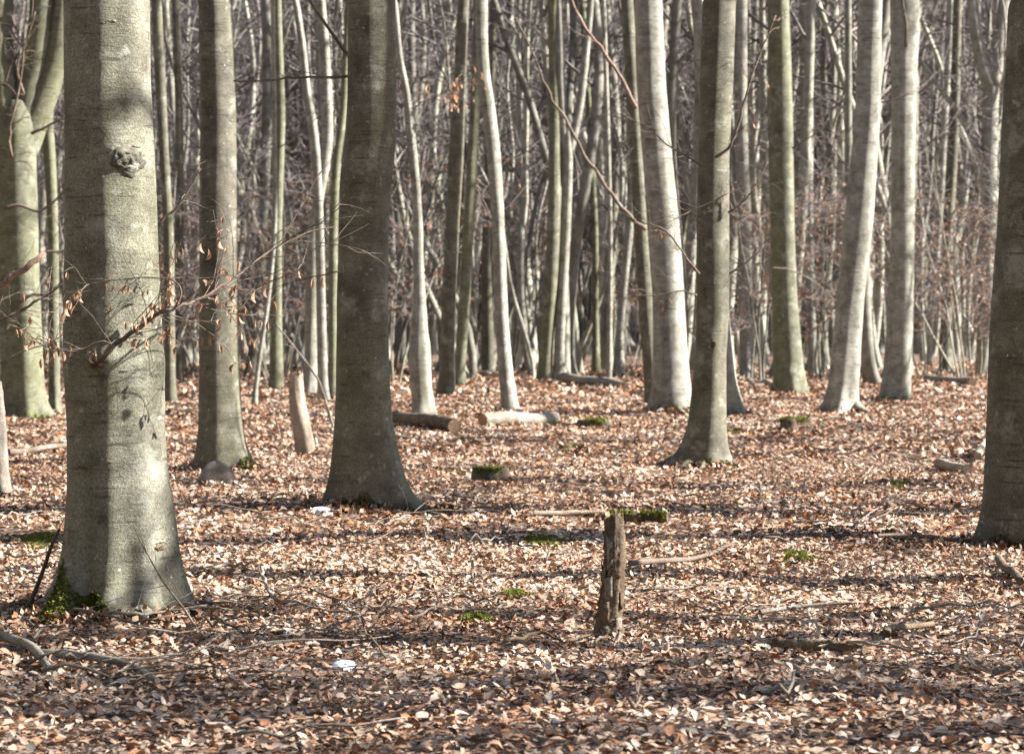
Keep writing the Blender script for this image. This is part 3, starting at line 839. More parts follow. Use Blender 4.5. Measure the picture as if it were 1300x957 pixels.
T15 = px_tree('beech_tree', 'dark slim beech rising left of the swaying one', 505,
              [(0, 581, 596), (100, 576, 592), (200, 569, 589), (290, 565, 583), (400, 560, 578), (470, 558, 577), (507, 555, 580)], 'bark_olive', 32, .2, 5, (.3, .3, -2), seed=165)
T16 = px_tree('beech_tree', 'leaning dark beech crossing behind the slim dark one', 490,
              [(0, 602, 613), (150, 596, 609), (290, 588, 602), (400, 581, 596), (470, 576, 590), (492, 574, 592)], 'bark_mossy', 28, .2, 5, (.3, .3, -2), seed=176)
T17 = px_tree('beech_tree', 'dark straight beech seen between swaying trunk and pale forked one', 480,
              [(0, 622, 632), (150, 617, 628), (290, 612, 626), (400, 611, 626), (482, 611, 629)], 'bark_olive', 28, .2, 5, None, seed=187)
T18 = px_tree('beech_tree', 'pale white beech forking into two thin stems at mid height', 485,
              [(160, 718, 724), (190, 713, 728), (230, 713, 727), (290, 712, 725), (340, 709, 722), (400, 705, 718), (450, 703, 716), (475, 702, 719), (488, 698, 723)], 'bark_pale', 28, .25, 5, None, seed=198, with_crown=False, top=0)
limb(T18, [(719, 195), (715, 165), (712, 120), (711, 60), (709, 0), (707, -25)], .13, .09, 'bark_pale', 5)
limb(T18, [(722, 195), (730, 165), (737, 130), (742, 85), (747, 35), (752, -15)], .12, .07, 'bark_pale', 6)
T19 = px_tree('beech_tree', 'dark brown beech pressed against the pale forking one', 484,
              [(0, 695, 708), (150, 697, 711), (290, 695, 711), (400, 688, 705), (470, 682, 700), (486, 679, 703)], 'bark_mossy', 28, .2, 5, (.4, .3, -2), seed=209)
T20 = px_tree('beech_tree', 'grey beech leaning right with pale blotched bark at its foot', 480,
              [(0, 826, 838), (200, 803, 815), (290, 793, 805), (400, 783, 793), (450, 779, 792), (482, 776, 797)], 'bark_pale', 28, .2, 5, None, seed=220)
T21 = px_tree('beech_tree', 'thin white pole of a beech right of the fallen grey log', 490,
              [(0, 763, 769), (150, 768, 774), (290, 772, 778), (400, 771, 777), (492, 768, 777)], 'bark_pale', 20, .1, 4, None, seed=231)
T22 = px_tree('beech_tree', 'yellowish thin beech between white pole and pale forking tree', 474,
              [(0, 735, 743), (150, 745, 752), (290, 752, 760), (400, 752, 760), (476, 750, 763)], 'bark_mossy', 20, .1, 4, None, seed=242)
T23 = px_tree('beech_tree', 'beech with two lit stripes behind the straight elbow-scarred trunk', 482,
              [(0, 930, 949), (150, 932, 948), (290, 937, 954), (400, 938, 955), (470, 939, 957), (485, 936, 962)], 'bark_pale', 28, .3, 5, None, seed=253)
T24 = px_tree('beech_tree', 'soft grey beech just right of the olive moss-stained one', 477,
              [(0, 1014, 1033), (150, 1016, 1033), (290, 1020, 1034), (400, 1024, 1036), (465, 1026, 1038), (480, 1023, 1042)], 'bark_pale', 28, .25, 5, None, seed=264)
T25 = px_tree('beech_tree', 'thin pale beech leaning right between stout pale trunks and forked limb', 466,
              [(0, 1203, 1212), (290, 1188, 1196), (380, 1181, 1188), (455, 1175, 1182), (468, 1173, 1185)], 'bark_pale', 20, .2, 4, None, seed=275)
T26 = px_tree('beech_tree', 'dark beech behind the thin pale leaning one', 472,
              [(0, 1210, 1221), (150, 1206, 1218), (200, 1203, 1216), (290, 1197, 1210), (400, 1194, 1208), (474, 1191, 1212)], 'bark_olive', 24, .25, 5, None, seed=286)
# -- left background
T27 = px_tree('beech_tree', 'old gnarled beech splitting low into heavy mossy limbs', 531,
              [(128, 14, 36), (142, 4, 44), (158, -4, 49), (200, -3, 46), (290, 0, 49), (350, 0, 50), (400, 0, 52), (480, 2, 55), (515, 0, 58), (534, -5, 64)], 'bark_mossy', 48, .3, 6, (.62, .3, -.8), seed=297, with_crown=False, top=0)
limb(T27, [(14, 190), (7, 140), (2, 95), (-2, 50), (2, 0), (0, -30)], .28, .16, 'bark_mossy', 8)
limb(T27, [(24, 190), (33, 140), (42, 100), (50, 55), (54, 0), (58, -30)], .27, .16, 'bark_mossy', 9)
limb(T27, [(28, 195), (44, 150), (60, 112), (71, 75), (77, 35), (80, 0), (84, -30)], .25, .12, 'bark_mossy', 10)
px_branch(T27, [(5, 265), (25, 258), (50, 272), (75, 250), (95, 235)], .03, .012, twigs=5, seed=61, depth=T27['D'] - .8, twl=(.3, .9), tw=.006)
px_branch(T27, [(15, 200), (10, 165), (22, 130), (30, 75), (32, 30)], .025, .01, twigs=8, seed=62, depth=T27['D'] - .8, twl=(.3, .9), tw=.006)
for k, pts in enumerate(([(40, 170), (60, 160), (82, 150), (96, 120)], [(5, 110), (15, 80), (35, 50), (45, 15)], [(45, 330), (60, 318), (80, 322), (100, 300)], [(30, 120), (20, 90), (28, 60), (15, 20)],
                         [(20, 390), (40, 372), (62, 376), (84, 350)])):
    px_branch(T27, pts, .026, .009, twigs=9, seed=160 + k, depth=T27['D'] - .5, twl=(.3, 1.0), tw=.006)
T28 = px_tree('beech_tree', 'slender greenish beech beside the old gnarled one', 526,
              [(0, 62, 74), (130, 50, 64), (200, 55, 70), (300, 61, 74), (420, 62, 75), (500, 62, 77), (529, 59, 81)], 'bark_mossy', 28, .25, 5, None, seed=308)
T29 = px_tree('beech_tree', 'slim beech glimpsed between the thick front trunk and the upright slim one', 511,
              [(0, 192, 206), (100, 197, 211), (200, 203, 215), (300, 208, 221), (420, 209, 222), (490, 209, 223), (513, 206, 226)], 'bark_olive', 28, .2, 5, None, seed=319)
T30 = px_tree('beech_tree', 'dark thin beech leaning beside the upright slim one', 487,
              [(0, 217, 227), (100, 221, 231), (200, 223, 233), (300, 222, 233), (420, 222, 232), (489, 220, 235)], 'bark_olive', 24, .2, 5, None, seed=330)
T31 = px_tree('beech_tree', 'pale left stem of three slim beeches beside the bent trunk', 501,
              [(0, 401, 413), (60, 405, 419), (180, 409, 424), (290, 391, 405), (400, 388, 403), (480, 386, 403), (503, 382, 406)], 'bark_pale', 28, .2, 5, None, seed=341)
T32 = px_tree('beech_tree', 'kinked middle stem of three slim beeches beside the bent trunk', 511,
              [(0, 371, 380), (60, 380, 390), (120, 385, 395), (150, 390, 403), (200, 396, 408), (290, 401, 412), (400, 402, 414), (490, 403, 416), (513, 400, 419)], 'bark_pale', 28, .2, 5, None, seed=352)
T33 = px_tree('beech_tree', 'right stem of three slim beeches touching the bent trunk', 506,
              [(0, 438, 448), (150, 431, 441), (200, 422, 433), (290, 417, 429), (400, 417, 428), (508, 415, 431)], 'bark_mossy', 28, .2, 5, None, seed=363)
T34 = px_tree('beech_tree', 'mossy dark beech left of the leaning barkless snag', 496,
              [(0, 347, 357), (150, 352, 363), (290, 346, 359), (400, 344, 358), (498, 341, 361)], 'bark_mossy', 24, .2, 5, None, seed=374)
T35 = px_tree('young_beech', 'spindly curved young beech left of the leaning barkless snag', 516,
              [(0, 344, 349), (100, 345, 350), (180, 346, 351), (290, 346, 352), (340, 342, 348), (401, 335, 341), (460, 325, 331), (500, 320, 327), (518, 318, 328)], 'bark_pale', 16, .1, 4, None, seed=385, top=8)
px_branch(T35, [(349, 195), (358, 185), (372, 178), (395, 158), (415, 135)], .015, .008, twigs=4, seed=66, twl=(.3, .8), tw=.006, mat='stick')
px_branch(T35, [(348, 300), (362, 288), (380, 290)], .012, .006, twigs=3, seed=67, twl=(.3, .6), tw=.005, mat='stick')

bank_v, bank_t, bank_tone, bank_o = [], [], [], 0
rb_ = np.random.default_rng(88)
for T_, nroot, reach, thick, nl_ in ((T1, 8, .22, .05, 1000), (T2, 7, .2, .035, 350), (T3, 8, .24, .045, 500), (T4, 8, .25, .045, 450), (T5, 8, .22, .036, 400), (T6, 7, .3, .05, 200), (T8, 6, .25, .04, 100),
                               (T9, 7, .3, .045, 150), (T10, 7, .3, .04, 150), (T11, 7, .3, .04, 150)):
    a0 = rb_.uniform(0, 6.28)
    for k in range(nroot):
        a = a0 + k * 2 * math.pi / nroot + rb_.normal(0, .18); L = reach * rb_.uniform(.5, 1.2); th_ = thick * rb_.uniform(.6, 1.15)
        p0 = T_['surf'](np.array([a]), np.array([.07]))[0]; p1 = T_['surf'](np.array([a]), np.array([.05]))[0]
        o_ = np.array([math.cos(a), math.sin(a), 0]); side_ = np.array([-math.sin(a), math.cos(a), 0]) * rb_.normal(0, .25)
        P_ = np.array([p0 - o_ * th_ * 1.6 + [0, 0, .05], p0 - o_ * th_ * .8, p1 + o_ * .015 - [0, 0, .012], p1 + (o_ + side_ * .5) * L * .45 - [0, 0, .03], p1 + (o_ + side_) * L - [0, 0, .10]])
        t_ = np.linspace(0, 4, 14); Q_ = np.stack([smooth(np.interp(t_, np.arange(5), P_[:, j]), 2) for j in range(3)], -1)
        mb = MB(); mb.tube(Q_, np.interp(t_, np.arange(5), [th_ * .5, th_ * 1.0, th_ * .95, th_ * .6, th_ * .25]), 10, 0, True, .05, 31 * k)
        link('root', mb.mesh('root', T_['trunk'].data.materials[0], True, 'moss'), T_['root'])
    a = rb_.uniform(0, 6.28, nl_); e = rb_.exponential(.10, nl_); pb = T_['surf'](a, np.full(nl_, .04))
    X_ = T_['base'].x + pb[:, 0] + np.cos(a) * e; Y_ = T_['base'].y + pb[:, 1] + np.sin(a) * e
    v, t = leaves(X_, Y_, g(X_, Y_) + .02 + .075 * np.exp(-e / .09) * rb_.uniform(.3, 1, nl_), LEAF_FULL, LEAF_FULL_T, rb_.uniform(.03, .065, nl_) * max(1, T_['D'] / 26), .45, rb_)
    bank_v.append(v); bank_t.append(t + bank_o); bank_o += len(v); bank_tone.append(np.repeat(np.clip(rb_.beta(1.8, 1.6, nl_) - .08, 0, 1), 8))
me = bpy.data.meshes.new('leaf_bank'); fill(me, np.vstack(bank_v), np.zeros((0, 4), int), np.vstack(bank_t), None, True)
a_ = me.attributes.new('tone', 'FLOAT', 'POINT'); a_.data.foreach_set('value', np.concatenate(bank_tone).astype(np.float32)); me.materials.append(M['litter'])
tag(link('leaf_bank', me, ground), 'dry leaves banked up round the tree feet', kind='stuff')

# -- trees standing just outside the frame; their shade falls across the clearing
def side_tree(x, y, r0, label, seed, top=11.0, mat='bark_olive', group=None, lean=0.0, name='beech_tree', wob=.03):
    r = np.random.default_rng(seed)
    b = Vector((x, y, float(g(x, y))))
    root = thing(name, label, 'tree', b, group)
    zs = np.concatenate([np.arange(-.2, .6, .08), np.arange(.6, top, .35)])
    ra = r0 * (1 - .035 * zs) * (1 + .55 * np.exp(-np.maximum(zs, 0) / .22))
    mb = MB()
    cx, cyy = wobble(len(zs), .1, r) + lean * zs, wobble(len(zs), wob, r)
    surf = ring_tube(mb, zs, cx, cyy, ra, 36, r, .28, 6, 0, (.5, .15, -1.5))
    link('trunk', mb.mesh('trunk', M[mat], True, 'moss'), root)
    s = max(.6, min(1.5, ra[-1] / CROWN_R))
    c_ = link('crown', crown_meshes[seed % 5], root, (cx[-1], cyy[-1], zs[-1] - .02)); c_.scale = (s, s, s * .9); c_.rotation_euler = (0, 0, r.uniform(0, 6.28))
    return dict(root=root, surf=surf, D=y, base=b, r=r)
SIDE = 'beeches standing outside the sunny side of the clearing'
for k, (x, y, r0) in enumerate([(7.2, T3['base'].y + (7.2 - T3['base'].x) * math.tan(SUN_AZ) - .1, .38), (6.6, T4['base'].y + (6.6 - T4['base'].x) * math.tan(SUN_AZ), .31), (4.4, 14.5, .17), (7.5, 23.6, .18), (8.6, 29.6, .2), (9.6, 32.6, .22), (13.5, 38, .2), (6.5, 11.5, .2)]):
    side_tree(x, y, r0, 'beech trunk standing outside the sunny side of the clearing', 700 + k, group=SIDE)
for k, (x, y, r0) in enumerate([(16.5, 7.0, .22), (21, 9.0, .24), (25.5, 6.0, .22), (19, 3.5, .2), (24, 33, .2), (29, 24, .2), (14.5, 9.6, .2), (18.5, 10.4, .22), (23.5, 10.0, .22), (28, 8.5, .22)]):
    side_tree(x, y, r0, 'beech trunk standing well outside the sunny side of the clearing', 720 + k, group='beeches farther out on the sunny side', top=9)
TL = side_tree(-3.75, 15.4, .17, 'beech left of the thick mossy-rooted trunk, carrying a snapped pink limb', 760, top=9)
px_branch(TL, [(-92, 430), (-60, 405), (-25, 382), (0, 364), (30, 342), (57, 320)], .03, .017, seed=81, mat='red_stick', depth=15.1, label='snapped pinkish dead limb')
px_branch(TL, [(-88, 440), (-40, 428), (0, 408), (22, 397), (45, 383), (65, 372), (85, 357), (110, 340)], .014, .003, seed=82, depth=15.4, twigs=16, twl=(.12, .4), tw=.0025, leaf_n=6, leaf_size=.05)
px_branch(TL, [(-90, 470), (-40, 458), (0, 462), (25, 446), (60, 438), (88, 420)], .007, .002, seed=83, depth=15.6, twigs=10, twl=(.1, .3), tw=.002, leaf_n=5, leaf_size=.05)

# ------------------------------------------------------------------ the wood behind: prototypes, copied tree by tree
PROTO = []
def proto(kind, seed):
    r = np.random.default_rng(seed)
    parts = []     # (name, MB, material)
    tk, cr, lb = MB(), MB(), MB()
    if kind in ('straight', 'forked', 'leaning'):
        Ht = r.uniform(17, 22); r0 = r.uniform(.10, .18); n = 30
        zs = np.concatenate([np.array([-.2, 0, .1, .25, .5, .9]), np.linspace(1.5, Ht, n)])
        tilt = r.uniform(.06, .13) if kind == 'leaning' else r.normal(0, .012)
        az = r.uniform(0, 6.28)
        cx = wobble(len(zs), .3, r, 4) + tilt * zs * math.cos(az); cyy = wobble(len(zs), .3, r, 4) + tilt * zs * math.sin(az)
        rad = r0 * (1 - np.clip(zs, 0, None) / Ht) ** .65 + .012; rad *= 1 + .5 * np.exp(-np.maximum(zs, 0) / .25)
        if kind == 'forked':
            zf = r.uniform(3.5, 8); k = np.searchsorted(zs, zf) + 1
            ring_tube(tk, zs[:k], cx[:k], cyy[:k], rad[:k], 12, r, .25, 5)
            p = np.array([cx[k - 1], cyy[k - 1], zs[k - 1] - .25])
            for s in (0, 1):
                b = limb_pts(p, az + s * math.pi + r.normal(0, .3), r.uniform(1.22, 1.42), Ht - zf, 16, r, .12, .05)
                rb = rad[k - 1] * r.uniform(.68, .82) * (1 - np.linspace(0, 1, 16)) ** .7 + .012
                lb.tube(b, rb, 9, 0, False)
                crown(cr, b, rb, zf + 1.2, 9, 5, 3, r, 3.0, tw=.010)
        else:
            ring_tube(tk, zs, cx, cyy, rad, 12, r, .25, 5)
            stem = np.stack([cx, cyy, zs], -1)
            crown(cr, stem, rad, r.uniform(5.5, 9), 15, 5, 3, r, 3.2, tw=.010)
    elif kind == 'pole':
        Ht = r.uniform(9, 14); r0 = r.uniform(.045, .085)
        zs = np.concatenate([np.array([-.15, 0, .15, .5]), np.linspace(1, Ht, 22)])
        tilt = r.uniform(.0, .09); az = r.uniform(0, 6.28)
        cx = wobble(len(zs), .48, r, 4) + tilt * zs * math.cos(az); cyy = wobble(len(zs), .48, r, 4) + tilt * zs * math.sin(az)
        rad = r0 * (1 - np.clip(zs, 0, None) / Ht) ** .7 + .008
        ring_tube(tk, zs, cx, cyy, rad, 8, r, .1, 4)
        crown(cr, np.stack([cx, cyy, zs], -1), rad, 3.0, 12, 4, 3, r, 2.2, el=(.3, 1.1), tw=.009)
    else:  # thicket: many-stemmed young beech
        for k in range(4):
            Ht = r.uniform(3.5, 6.5); n = 9
            b = limb_pts((r.normal(0, .12), r.normal(0, .12), -.1), r.uniform(0, 6.28), r.uniform(1.2, 1.5), Ht, n, r, .1, .08)
            rad = np.linspace(r.uniform(.018, .03), .006, n); tk.tube(b, rad, 6, 0, False)
            crown(cr, b, rad, .8, 8, 4, 4, r, 1.5, el=(.1, .9))
    d = dict(kind=kind, parts=[])
    for nm, mb in (('trunk', tk), ('limb', lb), ('crown', cr)):
        if mb.n: d['parts'].append((nm, mb.mesh(nm, M['bark_far'] if nm != 'crown' else M['twig'])))
    lf = None
    if kind == 'thicket':
        V = np.vstack(cr.v); pick = V[r.integers(0, len(V), 800)]
        pick = pick[pick[:, 2] < 4.2]
        v, t = leaves(pick[:, 0], pick[:, 1], pick[:, 2] - .04, LEAF_LOW, LEAF_LOW_T, r.uniform(.06, .1, len(pick)), 1.0, r)
        mb = MB(); mb.add(v, None, t); d['parts'].append(('foliage', mb.mesh('foliage', M['dry_leaf'], False)))
    allmb = MB()
    for j, (nm, mb) in enumerate((('trunk', tk), ('limb', lb), ('crown', cr))):
        if mb.n:
            allmb.add(np.vstack(mb.v), np.vstack(mb.q) if mb.q else None, np.vstack(mb.t) if mb.t else None, 1 if nm == 'crown' else 0)
    d['joined'] = allmb.mesh('wood_tree', [M['bark_far'], M['twig']])
    PROTO.append(d)
for k in range(4): proto('straight', 1000 + k)
for k in range(3): proto('forked', 1100 + k)
for k in range(3): proto('leaning', 1200 + k)
for k in range(4): proto('pole', 1300 + k)
for k in range(3): proto('thicket', 1400 + k)
BYKIND = {}
for d in PROTO: BYKIND.setdefault(d['kind'], []).append(d)
NAMES = {'straight': ('beech_tree', 'tree', 'straight-stemmed beech in the crowded wood behind the clearing', 'straight beeches in the wood behind'),
         'forked': ('beech_tree', 'tree', 'beech forking into two stems in the crowded wood behind the clearing', 'forked beeches in the wood behind'),
         'leaning': ('beech_tree', 'tree', 'tilted beech in the crowded wood behind the clearing', 'leaning beeches in the wood behind'),
         'pole': ('young_beech', 'tree', 'wavering pole-thin young beech in the wood behind the clearing', 'pole-thin young beeches in the wood behind'),
         'thicket': ('beech_sapling', 'sapling', 'many-stemmed sapling keeping brown dry leaves at the edge of the wood', 'leaf-keeping saplings at the edge of the wood')}
MARKS = [(T1, 'the thick mossy-rooted trunk'), (T2, 'the slim upright half-lit beech'), (T3, 'the thick bent beech'), (T5, 'the straight elbow-scarred beech'),
         (T6, 'the broad leaning beech'), (T9, 'the olive moss-stained beech'), (T10, 'the leaning pale beech with a sideways root'), (T11, 'the straight pale beech with mossy foot'),
         (T12, 'the forked beech with slanting limb'), (T13, 'the crooked snaking stem'), (T14, 'the slender swaying beech'), (T18, 'the pale white forking beech'),
         (T20, 'the grey right-leaning beech'), (T21, 'the thin white pole'), (T24, 'the soft grey beech'), (T25, 'the thin pale leaning beech'), (T27, 'the old gnarled beech'),
         (T31, 'the three slim beeches'), (T34, 'the leaning barkless snag'), (T4, 'the shaded mossy-ringed trunk'), (T15, 'the dark slim beech')]
LOOK = {'straight': 'straight-stemmed beech', 'forked': 'beech forking in two', 'leaning': 'tilted beech', 'pole': 'pole-thin young beech', 'thicket': 'brown-leaved sapling'}
def plant(kind, x, y, r, side=False):
    d = BYKIND[kind][r.integers(len(BYKIND[kind]))]
    nm, cat, lab, grp = NAMES[kind]
    if not side:
        near = min(MARKS, key=lambda m: abs(m[0]['base'].x / m[0]['D'] - x / y))
        lab = LOOK[kind] + (' farther off behind ' if y > 100 else ' close behind ') + near[1]
    if side: lab, grp = lab.replace('wood behind the clearing', 'wood on the sunny side').replace('edge of the wood', 'sunny side'), grp + ', sunny side'
    root = thing(nm, lab, cat, (x, y, float(g(x, y)) - .02), grp)
    s = r.uniform(.95, 1.35); root.scale = (s, s, s); root.rotation_euler = (0, 0, r.uniform(0, 6.28))
    for pn, me in d['parts']:
        link(pn, me, root)
rp = np.random.default_rng(77)
placed = [(o.location.x, o.location.y) for o in col.objects if o.type == 'EMPTY']
SEEN = [T9, T10, T11, T12, T13, T14, T15, T16, T17, T18, T19, T20, T21, T22, T23, T24, T25, T26, T31, T32, T33]
def try_place(n, draw, mind, kinds, side=False):
    c_ = 0; tries = 0
    while c_ < n and tries < n * 80:
        tries += 1
        x, y = draw()
        if any((x - a) ** 2 + (y - b) ** 2 < mind ** 2 for a, b in placed): continue
        if any(y < t['D'] and abs(x / y - t['base'].x / t['D']) * F < (40 if t is T18 else 16) for t in SEEN): continue
        placed.append((x, y)); plant(kinds[rp.integers(len(kinds))], x, y, rp, side); c_ += 1
LIT = [T1, T2, T5, T6, T8, T9, T10, T11, T13, T14, T18, T12, T27, T31]
def open_line(x, y, w=.6):
    return all(x < t['base'].x or abs(y - (t['base'].y + (x - t['base'].x) * math.tan(SUN_AZ))) > (1.7 if t is T18 else w) for t in LIT)
def in_view(d0, d1, pad=.225):
    for _ in range(40):
        d = math.sqrt(rp.uniform(d0 ** 2, d1 ** 2)); x = rp.uniform(-1, 1) * pad * d
        if open_line(x, d): break
    return x, d
try_place(105, lambda: in_view(64, 98), 1.5, ['straight', 'forked', 'leaning', 'pole', 'pole', 'pole', 'thicket'])
try_place(118, lambda: in_view(92, 146), 1.5, ['straight', 'forked', 'leaning', 'straight', 'pole', 'pole'])
def right_half():
    for _ in range(40):
        d = rp.uniform(58, 84); x = rp.uniform(-.03, .2) * d
        if open_line(x, d): return x, d
    return 60, -60
try_place(30, right_half, 1.3, ['straight', 'straight', 'leaning', 'forked', 'pole'])
for px_, d in ((1218, 62), (1186, 67), (1245, 70), (660, 72), (215, 58), (1040, 66), (965, 60)):
    x = (px_ - PW / 2) / F * d
    placed.append((x, d)); plant('thicket', x, d, rp)
try_place(10, lambda: in_view(60, 72), 1.5, ['pole', 'thicket'])
def sunny():
    for _ in range(40):
        y = rp.uniform(36, 108); x = .21 * y + 3 + rp.uniform(4, 22)
        if open_line(x, y): return x, y
    return 60, -60
try_place(12, sunny, 4.0, ['straight', 'forked', 'leaning'], True)

def near_sun():
    y = rp.uniform(8.5, 60); return .21 * y + 1.5 + rp.uniform(.5, 15), y
def near_sun_clear():
    for _ in range(60):
        x, y = near_sun()
        if open_line(x, y): return x, y
    return 60, -60
try_place(24, near_sun_clear, 1.6, ['pole', 'pole', 'straight'], True)

# far wood beyond the trees that can be told apart: one mass
src = bpy.data.collections.new('wood_sources')
for d in PROTO:
    if d['kind'] != 'thicket':
        src.objects.link(bpy.data.objects.new('wood_tree', d['joined']))
rf = np.random.default_rng(5)
P = []
dd = np.sqrt(rf.uniform(116 ** 2, 290 ** 2, 2500)); xx = rf.uniform(-1, 1, 2500) * (.235 * dd + 6)
P = np.stack([xx, dd, g(xx, dd) - .05], -1)
# the same wood goes on to the left of the clearing and behind the viewer
q = rf.uniform(-1, 1, (900, 2)) * (40, 75) + (-30, 15)
q = q[((q[:, 1] < -6) & (q[:, 1] < -6 - .35 * np.maximum(q[:, 0], 0))) | ((q[:, 0] < -.22 * q[:, 1] - 7) & (q[:, 1] > -6))]
P = np.vstack([P, np.stack([q[:, 0], q[:, 1], g(q[:, 0], q[:, 1]) - .05], -1)])
me = bpy.data.meshes.new('distant_wood'); me.from_pydata(P.tolist(), [], [])
wood = tag(link('distant_wood', me), 'dense mass of bare beech stems and twigs far behind the clearing', kind='stuff')
gt = bpy.data.node_groups.new('plant_wood', 'GeometryNodeTree')
gt.interface.new_socket('Geometry', in_out='INPUT', socket_type='NodeSocketGeometry')
gt.interface.new_socket('Geometry', in_out='OUTPUT', socket_type='NodeSocketGeometry')
gi, go = gt.nodes.new('NodeGroupInput'), gt.nodes.new('NodeGroupOutput')
ip = gt.nodes.new('GeometryNodeInstanceOnPoints'); ci = gt.nodes.new('GeometryNodeCollectionInfo')
ci.inputs['Collection'].default_value = src; ci.inputs['Separate Children'].default_value = True; ci.inputs['Reset Children'].default_value = True
ip.inputs['Pick Instance'].default_value = True
rr = gt.nodes.new('FunctionNodeRandomValue'); rr.data_type = 'FLOAT_VECTOR'
rr.inputs[0].default_value = (0, 0, 0); rr.inputs[1].default_value = (0, 0, 6.283)
rs = gt.nodes.new('FunctionNodeRandomValue'); rs.data_type = 'FLOAT'
rs.inputs[2].default_value = 1.1; rs.inputs[3].default_value = 1.75
gt.links.new(gi.outputs[0], ip.inputs['Points']); gt.links.new(ci.outputs[0], ip.inputs['Instance'])
gt.links.new(rr.outputs[0], ip.inputs['Rotation']); gt.links.new(rs.outputs[1], ip.inputs['Scale'])
gt.links.new(ip.outputs[0], go.inputs[0])
md = wood.modifiers.new('plant', 'NODES'); md.node_group = gt

# ------------------------------------------------------------------ stumps, snags, logs
def rough_post(name, label, cat, prof, base_y, mat, top_mat, seed, ns=28, jag=.03, ridge=.1, lean_y=0.0):
    """broken upright stump measured by its outline"""
    r = np.random.default_rng(seed)
    prof = sorted(prof, key=lambda p: -p[0])
    y = np.array([p[0] for p in prof], float); xc = np.array([(p[1] + p[2]) / 2 for p in prof]); hw = np.array([(p[2] - p[1]) / 2 for p in prof])
    b = gpx(float(np.interp(base_y, y[::-1], xc[::-1])), base_y); D = b.y
    z = EYE - (y - HORIZON) / F * D - b.z; cxs = (xc - PW / 2) / F * D - b.x; rs = hw / F * D
    n = 46; zs = np.linspace(-.06, z[-1], n); cx = np.interp(zs, z, cxs); ra = np.interp(zs, z, rs)
    th = np.arange(ns) * 2 * np.pi / ns
    ph = r.uniform(0, 6.28, 5)
    T, Z = np.meshgrid(th, zs)
    R = ra[:, None] * (1 + ridge * np.sin(7 * T + ph[0] + 2.2 * np.sin(5 * Z + ph[4])) * .6 + ridge * .7 * np.sin(13 * T + ph[1] + 3 * Z) + ridge * .45 * r.normal(size=T.shape) + .08 * np.sin(9 * Z + ph[2] + T))
    top = (r.uniform(-1, 1, ns) * jag + .6 * jag * np.sin(th * 2 + ph[3]))
    Zj = Z + np.clip((Z - z[-1] + .08) / .08, 0, 1) * top[None]
    V = np.stack([cx[:, None] + R * np.cos(T), lean_y * Z + R * np.sin(T), Zj], -1).reshape(-1, 3)
    idx = np.arange(n * ns).reshape(n, ns); nx = np.roll(idx, -1, 1)
    Q = np.stack([idx[:-1], nx[:-1], nx[1:], idx[1:]], -1).reshape(-1, 4)
    root = thing(name, label, cat, b)
    mb = MB(); mb.add(V, Q); link('bark', mb.mesh('bark', M[mat], True, 'moss'), root)
    # broken heart wood
    mt = MB(); c0 = np.array([cx[-1], lean_y * zs[-1], z[-1] - .01]); rim = V.reshape(n, ns, 3)[-1]
    inner = c0 + (rim - c0) * .5 + np.stack([np.zeros(ns), np.zeros(ns), r.uniform(-jag, jag, ns)], -1)
    VV = np.vstack([rim * .97 + c0 * .03, inner, [c0 + np.array([0, 0, -jag * .5])]])
    i0 = np.arange(ns); i1 = np.roll(i0, -1)
    mt.add(VV, np.stack([i0, i1, i1 + ns, i0 + ns], -1), np.stack([i0 + ns, i1 + ns, np.full(ns, 2 * ns)], -1))
    link('broken_top', mt.mesh('broken_top', M[top_mat], False), root)
    return dict(root=root, base=b, D=D, cx=cx, zs=zs, ra=ra, r=r)
post = rough_post('rotting_stump', 'knee-high rotting post of a stump with flaking bark and ragged top', 'stump',
                  [(655, 769, 792), (662, 768, 792), (700, 767, 793), (750, 762, 790), (790, 758, 789), (808, 755, 792), (818, 750, 797)], 812, 'rot', 'cut', 3, jag=.022, ridge=.14)
for k in range(9):     # loose bark plates on the post
    z = .08 + .055 * k; t = post['r'].uniform(-2.9, -.1)
    cxx = float(np.interp(z, post['zs'], post['cx'])); ra = float(np.interp(z, post['zs'], post['ra']))
    hh, ww = post['r'].uniform(.03, .07), post['r'].uniform(.25, .5)
    V = []
    for a in np.linspace(-ww, ww, 4):
        for b_ in np.linspace(-hh, hh, 4):
            lift = 1.06 + .1 * (b_ / hh) ** 2 * post['r'].uniform(.5, 1.3)
            V.append((cxx + ra * lift * math.cos(t + a), ra * lift * math.sin(t + a), z + b_ * (1 + .2 * post['r'].normal())))
    i_ = np.arange(16).reshape(4, 4)
    mb = MB(); mb.add(V, np.stack([i_[:-1, :-1], i_[1:, :-1], i_[1:, 1:], i_[:-1, 1:]], -1).reshape(-1, 4))
    o = link('bark_plate', mb.mesh('bark_plate', M['rot' if k % 3 else 'stick']), post['root'])
    so = o.modifiers.new('thick', 'SOLIDIFY'); so.thickness = .006
snag = rough_post('dead_snag', 'leaning barkless pale snag broken off at chest height', 'snag',
                  [(474, 366, 383), (500, 367, 386), (530, 370, 392), (560, 373, 398), (588, 376, 403)], 579, 'bare', 'cut', 4, jag=.03, ridge=.05)
edge = rough_post('dead_snag', 'narrow broken snag beside the thick mossy-rooted trunk, below the snapped pink limb', 'snag',
                  [(490, -14, 3), (540, -12, 7), (590, -10, 11), (633, -10, 16)], 630, 'stick', 'cut', 6, jag=.03, ridge=.06)

